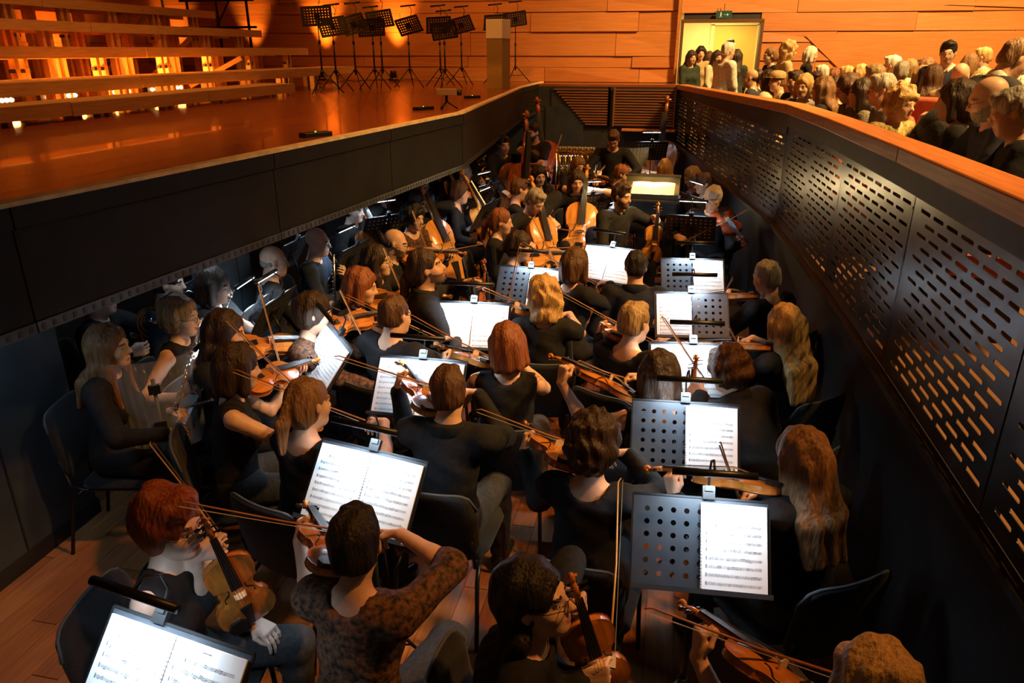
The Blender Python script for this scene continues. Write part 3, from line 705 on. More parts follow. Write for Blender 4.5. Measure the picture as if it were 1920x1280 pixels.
def pose_violin(g, P):
    a = rad(P.get('va', 42)); dr = P.get('droop', 0.10); tilt = rad(P.get('vtilt', 22)); fr = P.get('bowpos', 0.30); kd = P.get('inst', 'violin'); s = 1.15 if kd == 'viola' else 1.0
    vd = nrm(A3(-math.sin(a), math.cos(a), -dr)); x = nrm(np.cross(vd, A3(0, 0, 1))); z = np.cross(x, vd)
    zv = z * math.cos(tilt) + x * math.sin(tilt); xv = np.cross(vd, zv)
    tail = g.T(-0.075, 0.045, 0.475) + A3(0, 0, 0.012)
    tail = tail + A3(*P.get('vofs', (0, 0, 0)))
    np_ = tail + vd * 0.445 * s
    hd_ = nrm(z * 0.85 + vd * 0.2 + x * 0.25)
    armset(g, 'L', np_ - hd_ * 0.082 - x * 0.030 + z * 0.012, P.get('poleL', (0.15, -0.1, -1)), hd_, x * 0.8 - vd * 0.4, 0.75)
    c = tail + vd * 0.215 * s + zv * 0.066 * s
    bd = nrm(-xv + zv * P.get('bowlift', 0.12) + vd * P.get('bowskew', 0.0)); frog = c - bd * fr
    bowhand(g, frog, bd, nrm(np.cross(bd, vd) * -1 if np.dot(np.cross(bd, vd), zv) < 0 else np.cross(bd, vd)), vd, P.get('poleR', (0.8, -0.35, -0.5)))
    up = zv
    return [('i', kd, frame(tail, vd, zv)), ('b', kd, frame(frog + zv * 0.004, bd, zv))]
def pose_vlap(g, P):
    """instrument stood on the left thigh, scroll up"""
    kd = P.get('inst', 'violin'); s = 1.15 if kd == 'viola' else 1.0
    tail = A3(*P.get('tail', (-0.12, 0.36, 0.61))) * g.sc; vd = nrm(A3(*P.get('vdir', (-0.05, 0.05, 1)))); zv = A3(*P.get('vz', (0.25, 1, 0.1)))
    if 'pxv' in P:
        sp, tp = (P['tolocal'](q) for q in P['pxv']); tail = tp; vd = nrm(sp - tp)
    Mx = frame(tail, vd, zv); xv = A3(*Mx.col[0][:3]); z2 = A3(*Mx.col[2][:3])
    res = [('i', kd, Mx)]
    L = P.get('lhand', 'neck')
    if L == 'neck':
        W = tail + vd * P.get('ly', 0.42) * s - z2 * 0.06 + A3(-0.04, -0.04, -0.02)
        armset(g, 'L', W, (-0.7, -0.4, -0.5), nrm(z2 * 0.5 + xv * 0.3 + A3(0.2, 0.5, 0.15)), nrm(xv * 0.5 + A3(0.6, 0.2, 0.0)), 0.85)
    else: lap(g, 'L')
    R_ = P.get('bow', ((0.22, 0.42, 0.72), (0.1, 0.55, 0.8)))
    if R_:
        frog = A3(*R_[0]) * g.sc; bd = nrm(A3(*R_[1]))
        if 'pxb' in P:
            fp = P['tolocal'](P['pxb'][0]); q = P['pxb'][1]
            zs_ = np.arange(0.7, 1.9, 0.01); ds_ = [abs(np.linalg.norm(P['tolocal']((q[0], q[1], z)) - fp) - 0.73) - (0.02 if z > P['pxb'][0][2] else 0) for z in zs_]
            tp = P['tolocal']((q[0], q[1], zs_[int(np.argmin(ds_))])); frog = fp; bd = nrm(tp - fp)
        side = nrm(np.cross(bd, A3(0, 1, 0.2)))
        hd_ = nrm(A3(-0.25, 0.9, 0.1)); armset(g, 'R', frog - hd_ * 0.085 + A3(0.02, -0.01, -0.005), P.get('poleR', (0.8, -0.4, -0.5)), hd_, A3(-0.9, 0.1, -0.1), 0.85)
        res.append(('b', kd, frame(frog, bd, A3(0, -1, 0.3))))
    else:
        W = A3(*P.get('rwrist', (0.12, 0.30, 0.66))) * g.sc; armset(g, 'R', W, (0.7, -0.5, -0.4), A3(*P.get('rdir', (-0.3, 0.8, -0.2))), A3(*P.get('rnorm', (0, 0, -1))), 0.5)
    return res
def pose_cello(g, P):
    big = P.get('inst', 'cello') == 'bass'; kd = 'bass' if big else 'cello'
    if big: tail = A3(0.10, 0.34, 0.21); vd = nrm(A3(-0.20, -0.15, 1)); zv = A3(-0.35, 1, 0.15)
    else: tail = A3(*P.get('tail', (0.03, 0.47, 0.30))); vd = nrm(A3(*P.get('vdir', (-0.13, -0.42, 0.86)))); zv = A3(*P.get('vz', (0.05, 0.86, 0.42)))
    tail = tail * g.sc; s = 3.12 if big else 2.12
    Mx = frame(tail, vd, zv); xv = A3(*Mx.col[0][:3]); z2 = A3(*Mx.col[2][:3])
    ny = (0.42 if big else P.get('ly', 0.44)) * s
    np_ = tail + vd * ny + z2 * 0.07 * (1.3 if big else 1)
    armset(g, 'L', np_ + A3(-0.085, 0.0, 0.0) - z2 * 0.03, (-0.9, 0.1, -0.25), nrm(A3(0.75, 0.25, -0.15) + z2 * 0.35), nrm(A3(0.35, -0.7, -0.3)), 0.7)
    c = tail + vd * 0.18 * s + z2 * (0.115 * s * 0.9)
    bd = nrm(xv + z2 * -0.02 + vd * P.get('bowskew', 0.0)); fr = P.get('bowpos', 0.25); frog = c - bd * fr
    if P.get('bow', True):
        hd_ = nrm(A3(-0.55, 0.55, -0.5)); armset(g, 'R', frog - hd_ * 0.085 + A3(0.02, -0.02, 0.035), (0.8, -0.3, -0.25), hd_, A3(-0.2, -0.2, -0.9), 0.6)
        return [('i', kd, Mx), ('b', kd, frame(frog, bd, z2))]
    lap(g, 'R'); return [('i', kd, Mx)]
def mouth(g): return g.head + g.Rh @ (A3(0, 0.098, -0.064) * g.hc)
def pose_flute(g, P):
    m = mouth(g) + g.Rh @ A3(0, 0.008, 0); d = nrm(g.Rh @ A3(0.93, 0.12, P.get('fl', -0.30)))
    st = m - d * 0.07
    armset(g, 'L', m + d * 0.20 + A3(-0.05, 0.085, -0.03), (-0.6, 0.3, -0.8), A3(0.6, -0.6, 0.35), A3(0.2, -0.9, 0.2), 0.5)
    armset(g, 'R', m + d * 0.42 + A3(0.03, -0.03, -0.07), (0.8, -0.1, -0.7), A3(-0.3, 0.75, 0.45), A3(-0.3, 0.4, -0.9), 0.5)
    return [('flute', None, frame(st, d, A3(0, 0.3, 1)))]
def pose_reed(g, P):
    m = mouth(g); d = nrm(g.Rh @ A3(*P.get('rd', (0.02, 0.62, -0.80))))
    for nm, q, s in (('L', 0.20, -1), ('R', 0.37, 1)):
        armset(g, nm, m + d * q + A3(s * 0.055, -0.055, -0.02), (s * 0.8, -0.3, -0.8), A3(-s * 0.55, 0.75, 0.2), A3(-s * 0.6, 0.2, 0.3), 0.6)
    return [('oboe', None, frame(m, d, A3(0, 0.8, 0.6)))]
def pose_rest(g, P):
    lap(g, 'L'); lap(g, 'R'); return []
def pose_custom(g, P):
    for nm in 'LR':
        c = P['h' + nm]; armset(g, nm, A3(*c[0]) * g.sc, c[1], A3(*c[2]), A3(*c[3]), c[4])
    return []
POSES = {'violin': pose_violin, 'vlap': pose_vlap, 'cello': pose_cello, 'flute': pose_flute, 'reed': pose_reed, 'rest': pose_rest, 'custom': pose_custom}

# ------------------------------------------------------------------ wind instruments
def kit_parts(name, parts, M, label, cat):
    e = empty(name); e.matrix_world = M; tag(e, label, cat)
    for n, b, m, sm in parts: b.build(n, m, e, sm)
    return e
def make_flute(M, label, length=0.67, r=0.0095, wood=False):
    t = MB(); t.tube([(0, 0, 0), (0, length, 0)], r, 12)
    k = MB()
    for i in range(13): y = length * 0.32 + i * length * 0.048; k.lathe([(0.0001, 0.004), (0.0075, 0.004), (0.0075, 0.0), (0.0075, -0.004)], 10, Matrix.Translation((0, y, r + 0.004)))
    k.tube([(r * 0.9, length * 0.3, r * 0.7), (r * 0.9, length * 0.95, r * 0.7)], 0.002, 5)
    l = MB(); l.lathe([(0.006, 0), (0.012, 0.002), (0.012, 0.005), (0.005, 0.006)], 12, Matrix.Translation((0, 0.075, r - 0.002)))
    j = MB()
    for y in (0.0, length * 0.28, length * 0.9, length): j.tube([(0, y - 0.004, 0), (0, y + 0.004, 0)], r * 1.2, 12)
    return kit_parts('flute', [('tube', t, M_SILVER, True), ('keys', k, M_SILVER, False), ('lip_plate', l, M_SILVER, True), ('ring', j, M_SILVER, True)], M, label, 'flute')
def make_oboe(M, label, length=0.62):
    r = MB(); r.tube([(0, -0.005, 0), (0, 0.06, 0)], [0.0035, 0.003], 8)
    t = MB(); t.tube([(0, 0.055, 0), (0, 0.10, 0), (0, length * 0.85, 0)], [0.008, 0.0095, 0.014], 12)
    bl = MB(); bl.tube([(0, length * 0.85, 0), (0, length * 0.93, 0), (0, length, 0)], [0.014, 0.019, 0.031], 16)
    k = MB()
    for i in range(12): y = 0.15 + i * 0.030; k.lathe([(0.0001, 0.005), (0.006, 0.004), (0.006, -0.004)], 8, Matrix.Translation((0.002 * (i % 3 - 1), y, 0.014)))
    k.tube([(0.012, 0.14, 0.008), (0.014, 0.5, 0.008)], 0.002, 5); k.tube([(-0.012, 0.16, 0.008), (-0.014, 0.5, 0.008)], 0.002, 5)
    return kit_parts('oboe', [('reed', r, M_BOWPALE, True), ('tube', t, M_EBONY, True), ('bell', bl, M_EBONY, True), ('keys', k, M_SILVER, False)], M, label, 'oboe')
def bellprof(r0, r1, L, n=14): return [(r0 + (r1 - r0) * (math.exp(4.2 * i / (n - 1)) - 1) / (math.exp(4.2) - 1), L * i / (n - 1)) for i in range(n)]
def make_trumpet(M, label):
    RYm = Matrix.Rotation(-math.pi / 2, 4, 'X')
    b = MB(); b.lathe(bellprof(0.006, 0.061, 0.24), 24, Matrix.Translation((0, 0.24, 0)) @ RYm)
    t = MB(); t.tube([(0, 0.24, 0), (0, 0.02, 0), (0, -0.01, -0.02), (0, -0.01, -0.05), (0, 0.02, -0.07), (0, 0.33, -0.07), (0, 0.36, -0.05), (0, 0.33, -0.02)], 0.006, 10); t.tube([(0, -0.10, -0.035), (0, 0.10, -0.035)], 0.006, 10)
    v = MB()
    for y in (0.10, 0.13, 0.16): v.tube([(0, y, -0.10), (0, y, 0.02)], 0.012, 12); v.tube([(0, y, 0.02), (0, y, 0.045)], 0.004, 6); v.lathe([(0.0001, 0.004), (0.009, 0.003), (0.009, 0)], 10, Matrix.Translation((0, y, 0.045)))
    mp = MB(); mp.tube([(0, -0.17, -0.035), (0, -0.155, -0.035), (0, -0.10, -0.035)], [0.013, 0.010, 0.005], 12)
    return kit_parts('trumpet', [('bell', b, M_SILVER, True), ('tubing', t, M_SILVER, True), ('valve', v, M_SILVER, True), ('mouthpiece', mp, M_SILVER, True)], M, label, 'trumpet')
def make_trombone(M, label):
    RYm = Matrix.Rotation(-math.pi / 2, 4, 'X')
    b = MB(); b.lathe(bellprof(0.009, 0.11, 0.42, 18), 28, Matrix.Translation((0, 0.10, 0)) @ RYm)
    t = MB(); t.tube([(0, 0.10, 0), (0, -0.20, 0), (0.02, -0.25, 0), (0.06, -0.27, 0), (0.10, -0.25, 0), (0.12, -0.20, 0), (0.12, 0.15, 0)], 0.010, 10)
    s = MB(); s.tube([(0.12, 0.15, 0), (0.12, 0.75, 0), (0.135, 0.80, 0), (0.165, 0.80, 0), (0.18, 0.75, 0), (0.18, 0.05, 0)], 0.008, 10); s.tube([(0.12, 0.2, 0), (0.18, 0.2, 0)], 0.006, 8); s.tube([(0.12, 0.28, 0), (0.18, 0.28, 0)], 0.006, 8)
    br = MB(); br.tube([(0, 0.02, 0), (0.12, 0.02, 0)], 0.005, 8); br.tube([(0, -0.14, 0), (0.12, -0.14, 0)], 0.005, 8)
    mp = MB(); mp.tube([(0.18, -0.03, 0), (0.18, -0.01, 0), (0.18, 0.05, 0)], [0.018, 0.014, 0.007], 12)
    return kit_parts('trombone', [('bell', b, M_BRASS, True), ('tubing', t, M_BRASS, True), ('slide', s, M_SILVER, True), ('brace', br, M_SILVER, True), ('mouthpiece', mp, M_SILVER, True)], M, label, 'trombone')
def make_horn(M, label):
    t = MB()
    for rr, dz in ((0.125, 0), (0.112, 0.015), (0.100, -0.012)): t.tube([(rr * math.cos(a), rr * math.sin(a), dz + 0.01 * math.sin(2 * a)) for a in np.linspace(0, 6.1, 30)], 0.0075, 8)
    b = MB(); b.lathe(bellprof(0.012, 0.150, 0.30, 16), 28, Matrix.Translation((-0.10, -0.05, 0.02)) @ Matrix.Rotation(math.radians(115), 4, 'X') @ Matrix.Rotation(0.3, 4, 'Y'))
    v = MB()
    for i in range(4): v.tube([(-0.04 + i * 0.03, 0.02, -0.02), (-0.04 + i * 0.03, 0.02, 0.03)], 0.014, 12); v.tube([(-0.04 + i * 0.03, 0.02, 0), (-0.04 + i * 0.03, -0.07, 0.01), (-0.03 + i * 0.03, -0.07, 0.01), (-0.03 + i * 0.03, 0.02, 0.0)], 0.0055, 6)
    mp = MB(); mp.tube([(0.06, 0.10, 0.0), (0.10, 0.22, 0.02), (0.104, 0.24, 0.02)], [0.006, 0.006, 0.012], 10)
    return kit_parts('french_horn', [('tubing', t, M_BRASS, True), ('bell', b, M_BRASS, True), ('valve', v, M_SILVER, True), ('mouthpiece', mp, M_SILVER, True)], M, label, 'horn')
def make_bassoon(M, label):
    t = MB(); t.tube([(0, 0, 0), (0, 1.05, 0)], [0.020, 0.017], 12); t.tube([(0.038, 0, 0), (0.038, 0.62, 0)], [0.018, 0.014], 12)
    k = MB()
    for i in range(14): k.lathe([(0.0001, 0.006), (0.009, 0.004), (0.009, -0.004)], 8, Matrix.Translation((0.0 if i % 2 else 0.036, 0.12 + i * 0.06, 0.022)))
    k.tube([(0.015, 0.1, 0.02), (0.013, 0.95, 0.018)], 0.003, 5)
    c = MB(); c.tube([(0.038, 0.62, 0), (0.045, 0.70, 0.02), (0.09, 0.72, 0.10), (0.12, 0.66, 0.16)], 0.004, 6)
    r = MB(); r.tube([(0, 1.03, 0), (0, 1.06, 0)], 0.021, 14)
    return kit_parts('bassoon', [('tube', t, M_VARNISH2, True), ('keys', k, M_SILVER, False), ('crook', c, M_SILVER, True), ('bell_ring', r, M_HORSE, True)], M, label, 'bassoon')
# ------------------------------------------------------------------ chairs, stands, sheet music, lamps
M_CHAIRPAD = mat('chair_fabric', (0.014, 0.015, 0.018), 0.92, var=0.3, scale=90, bump=0.3, bscale=140, sheen=0.15, spec=0.2)
M_PIPING = mat('chair_piping', (0.06, 0.065, 0.07), 0.8)
M_DESK = mat('stand_desk', (0.035, 0.042, 0.052), 0.42, metal=0.1, var=0.12, scale=20)
M_LED = mat('led_strip', (0.9, 0.95, 1.0), 0.4, emit=(0.75, 0.88, 1.0), estr=3.5)
M_CLEAR = mat('clear_plastic', (0.85, 0.9, 0.95), 0.08, spec=0.5, alpha=0.07)
def pad(w, h, t, r, curve, n=15):
    """padded panel: x across, z up from 0 to h, front at +y; rounded corners, bent about z"""
    V = []; Q = []
    xs = [-w / 2 + w * i / (n - 1) for i in range(n)]; rows = [0, 0.06, 0.5, 0.94, 1]
    def ins(x):
        d = abs(x) - (w / 2 - r); return 0 if d <= 0 else r - math.sqrt(max(r * r - d * d, 0))
    for sg in (1, -1):
        for x in xs:
            lo = ins(x); hi = h - ins(x); ed = 0.25 if abs(x) > w / 2 - 0.004 else 1
            for q in rows:
                e = (0.45 if q in (0, 1) else 1) * ed; V.append((x, -curve * (1 - (2 * x / w) ** 2) + sg * t / 2 * e, lo + (hi - lo) * q))
    m = len(rows); off = n * m
    for i in range(n - 1):
        for j in range(m - 1):
            a = i * m + j; Q.append((a, a + 1, a + m + 1, a + m)); b = a + off; Q.append((b, b + m, b + m + 1, b + 1))
        for j in (0, m - 1):
            a = i * m + j; q = (a, a + m, a + m + off, a + off); Q.append(q if j == 0 else q[::-1])
    for i in (0, n - 1):
        for j in range(m - 1):
            a = i * m + j; q = (a, a + off, a + off + 1, a + 1); Q.append(q if i == 0 else q[::-1])
    edge = [(x, -curve * (1 - (2 * x / w) ** 2), h - ins(x)) for x in xs]
    return V, Q, edge
def chair_kit():
    K = []
    V, Q, edge = pad(0.44, 0.40, 0.035, 0.09, 0.035); Mx = Matrix.Translation((0, -0.155, 0.475)) @ Matrix.Rotation(math.radians(9), 4, 'X')
    V = [tuple(Mx @ Vector(v)) for v in V]; me = mesh_np('backrest', V, Q); me.materials.append(M_CHAIRPAD); K.append(('backrest', me))
    b = MB(); b.tube([tuple(Mx @ Vector(e)) for e in edge], 0.007, 6); me = b.mesh('piping', True); me.materials.append(M_PIPING); K.append(('piping', me))
    V, Q, edge = pad(0.45, 0.44, 0.045, 0.07, 0.0); Mx = Matrix.Translation((0, -0.12, 0.445)) @ Matrix.Rotation(math.radians(-90), 4, 'X') @ Matrix.Scale(-1, 4, (0, 1, 0))
    V = [tuple(Matrix.Translation((0, -0.11, 0.442)) @ Vector((v[0], v[2], v[1]))) for v in V]; Q = [q[::-1] for q in Q]
    me = mesh_np('seat', V, Q); me.materials.append(M_CHAIRPAD); K.append(('seat', me))
    for sx in (-1, 1):
        b = MB(); b.tube([(sx * 0.195, -0.10, 0.415), (sx * 0.205, -0.17, 0.36), (sx * 0.215, -0.24, 0.0)], 0.011, 8); K.append(('leg', b.mesh('leg', True)))
        b = MB(); b.tube([(sx * 0.195, 0.25, 0.415), (sx * 0.205, 0.31, 0.36), (sx * 0.215, 0.33, 0.0)], 0.011, 8); K.append(('leg', b.mesh('leg', True)))
    b = MB()
    for sx in (-1, 1): b.tube([(sx * 0.195, 0.25, 0.415), (sx * 0.195, -0.10, 0.415), (sx * 0.195, -0.17, 0.44), (sx * 0.19, -0.20, 0.60)], 0.010, 8)
    b.tube([(-0.195, 0.20, 0.412), (0.195, 0.20, 0.412)], 0.009, 6)
    K.append(('frame', b.mesh('frame', True)))
    for n, me in K[3:]: me.materials.append(M_METAL)
    return K
CHAIR = chair_kit()
def place_chair(x, y, rz, label, group=None, z=0.0):
    e = empty('chair', (x, y, z), rz); tag(e, label, 'chair', group)
    for n, me in CHAIR:
        o = bpy.data.objects.new(n, me); COL.objects.link(o); o.parent = e
    return e

DW, DH = 0.50, 0.34
def perforated(w, h, nx, nz, r, mx, my, t=0.002, seg=10):
    """plate in the xy plane centred on the origin with round holes"""
    V = []; Fs = []
    x0, y0 = -w / 2 + mx, -h / 2 + my; cw = (w - 2 * mx) / nx; ch = (h - 2 * my) / nz
    for zz, sg in ((t / 2, 1), (-t / 2, -1)):
        def q(*p):
            b = len(V); V.extend([(a, c, zz) for a, c in p]); Fs.append(tuple(range(b, b + len(p))) if sg > 0 else tuple(range(b + len(p) - 1, b - 1, -1)))
        q((-w / 2, -h / 2), (w / 2, -h / 2), (w / 2, y0), (-w / 2, y0)); q((-w / 2, h / 2 - my), (w / 2, h / 2 - my), (w / 2, h / 2), (-w / 2, h / 2))
        q((-w / 2, y0), (x0, y0), (x0, h / 2 - my), (-w / 2, h / 2 - my)); q((w / 2 - mx, y0), (w / 2, y0), (w / 2, h / 2 - my), (w / 2 - mx, h / 2 - my))
        for i in range(nx):
            for j in range(nz):
                cx = x0 + (i + 0.5) * cw; cy = y0 + (j + 0.5) * ch
                for k in range(8):
                    a0 = math.pi / 4 * k; a1 = a0 + math.pi / 4
                    def sq(a):
                        m = max(abs(math.cos(a)), abs(math.sin(a))); return (cx + cw / 2 * math.cos(a) / m, cy + ch / 2 * math.sin(a) / m)
                    def ci(a): return (cx + r * math.cos(a), cy + r * math.sin(a))
                    q(ci(a0), sq(a0), sq(a1), ci(a1))
    me = bpy.data.meshes.new('desk'); me.from_pydata(V, [], Fs); me.update(); return me
DESKME = perforated(DW, DH, 9, 6, 0.0105, 0.03, 0.03)
b = MB()
b.bar((-DW / 2, -DH / 2, 0), (DW / 2, -DH / 2, 0), 0.004, 0.004); b.box((0, -DH / 2 - 0.002, 0.026), (DW, 0.003, 0.055)); b.box((0, -DH / 2 + 0.006, 0.053), (DW, 0.018, 0.002))
LIPME = b.mesh('lip')
b = MB(); b.bar((-DW / 2, DH / 2, 0.0), (DW / 2, DH / 2, 0.0), 0.008, 0.008); b.bar((-DW / 2, -DH / 2, 0), (-DW / 2, DH / 2, 0), 0.007, 0.007); b.bar((DW / 2, -DH / 2, 0), (DW / 2, DH / 2, 0), 0.007, 0.007); b.box((0, 0.0, -0.008), (0.10, 0.12, 0.010))
DFRAME = b.mesh('desk_frame')
for me, m in ((DESKME, M_DESK), (LIPME, M_DESK), (DFRAME, M_METAL)): me.materials.append(m)
def sheetmesh(w, h, x0, curl, seg=6, t=0.005):
    """one page block: x from x0 to x0+w"""
    V = []; Q = []
    sgn = 1 if x0 >= 0 else -1
    for i in range(seg + 1):
        u = i / seg; x = x0 + w * u; d = abs(x) / w if True else 0
        z = 0.004 + curl * math.sin(math.pi * min(abs(x) / max(abs(x0), abs(x0 + w)), 1.0)) * 0.9
        for y in (-h / 2, h / 2):
            V.append((x, y, z + t)); V.append((x, y, 0.0025))
    for i in range(seg):
        a = i * 4; Q += [(a, a + 4, a + 6, a + 2), (a + 1, a + 3, a + 7, a + 5), (a, a + 1, a + 5, a + 4), (a + 2, a + 6, a + 7, a + 3)]
    Q += [(0, 2, 3, 1), (seg * 4, seg * 4 + 1, seg * 4 + 3, seg * 4 + 2)]
    me = mesh_np('page', V, Q, None, False); me.materials.append(M_PAPER); return me
PW, PH = 0.238, 0.318
def pagez(x, curl): return 0.004 + curl * math.sin(math.pi * min(abs(x) / PW, 1.0)) * 0.9 + 0.005
def printmesh(x0, curl, seed, nst=9, thin=1.0):
    r = random.Random(seed); b = MB(); z = lambda x: pagez(x, curl) + 0.0007
    m = 0.018; xs = np.linspace(x0 + m, x0 + PW - m, 7)
    sk = r.choice((0, 0, 1)) ; top = PH / 2 - (0.03 if not sk else 0.06)
    pitch = (top + PH / 2 - 0.022) / nst
    for s in range(nst):
        yb = top - pitch * (s + 0.75); gap = 0.0019
        xa = xs if s else xs[1:]
        for l in range(5):
            y = yb + l * gap
            for i in range(len(xa) - 1): b.quad((xa[i], y - 0.00022, z(xa[i])), (xa[i + 1], y - 0.00022, z(xa[i + 1])), (xa[i + 1], y + 0.00022, z(xa[i + 1])), (xa[i], y + 0.00022, z(xa[i])))
        x = xa[0] + 0.004; b.box((x, yb + 0.004, z(x)), (0.003, 0.013, 0.0001)); x += 0.012; prev = None
        while x < xs[-1] - 0.004:
            if r.random() < 0.16: x += r.uniform(0.006, 0.02); prev = None; continue
            n = r.randint(-1, 9); y = yb + n * gap / 2; zz = z(x)
            b._add([(x - 0.0016, y - 0.0007, zz), (x, y - 0.0011, zz), (x + 0.0016, y + 0.0005, zz), (x + 0.0002, y + 0.0011, zz)], [(0, 1, 2, 3)])
            sg = 1 if n < 4 else -1; sx = x + 0.0013 * sg; y1 = y + sg * 0.0065
            b.quad((sx - 0.0003, min(y, y1), zz), (sx + 0.0003, min(y, y1), zz), (sx + 0.0003, max(y, y1), zz), (sx - 0.0003, max(y, y1), zz))
            if prev and prev[2] == sg and r.random() < 0.7:
                b._add([(prev[0], prev[1] - 0.0007, zz), (sx, y1 - 0.0007, zz), (sx, y1 + 0.0007, zz), (prev[0], prev[1] + 0.0007, zz)], [(0, 1, 2, 3)])
            prev = (sx, y1, sg); x += r.uniform(0.0042, 0.0075)
        for q in range(1, 4): xb = xs[0] + (xs[-1] - xs[0]) * (q / 4 + r.uniform(-0.04, 0.04)); b.quad((xb, yb, z(xb)), (xb + 0.0004, yb, z(xb)), (xb + 0.0004, yb + 4 * gap, z(xb)), (xb, yb + 4 * gap, z(xb)))
    b.box((x0 + PW / 2, PH / 2 - 0.016, z(x0 + PW / 2)), (0.03, 0.0022, 0.0001))
    me = b.mesh('printed_music'); me.materials.append(M_INK); return me
CURL = 0.010
PAGE = {'L': sheetmesh(-PW, PH, -0.002, CURL), 'R': sheetmesh(PW, PH, 0.002, CURL)}
PAGE['L'].flip_normals() if False else None
PRINT = {'L': [printmesh(-PW, CURL, 11 + i, 9 + i % 2) for i in range(4)], 'R': [printmesh(0.0, CURL, 31 + i, 8 + i % 3) for i in range(4)]}
b = MB()
for i in range(26): y = -PH / 2 + 0.012 + i * (PH - 0.024) / 25; b.tube([(0.006 * math.cos(t), y + 0.0006 * t, 0.010 + 0.006 * math.sin(t)) for t in np.linspace(0, 2 * math.pi, 7)], 0.0009, 4, False)
BIND = b.mesh('spiral_binding', True); BIND.materials.append(M_METAL)
b = MB(); b.tube([(-0.15, 0, 0), (0.15, 0, 0)], 0.014, 14); LBAR = b.mesh('lamp_bar', True); LBAR.materials.append(M_METAL)
b = MB(); b.box((0, -0.003, -0.0142), (0.27, 0.007, 0.002)); LLED = b.mesh('led_strip'); LLED.materials.append(M_LED)
b = MB(); b.tube([(0.0, -0.045, -0.145), (0.0, 0.02, -0.13), (0.0, 0.055, -0.08), (0.0, 0.05, -0.02), (0.0, 0.012, 0.0)], 0.0045, 6); LNECK = b.mesh('gooseneck', True); LNECK.materials.append(M_METAL)
b = MB(); b.box((0.0, -0.055, -0.148), (0.045, 0.05, 0.022)); b.box((0, -0.04, -0.135), (0.03, 0.02, 0.012)); LCLIP = b.mesh('clip'); LCLIP.materials.append(M_METAL)
LAMPLIGHTS = []
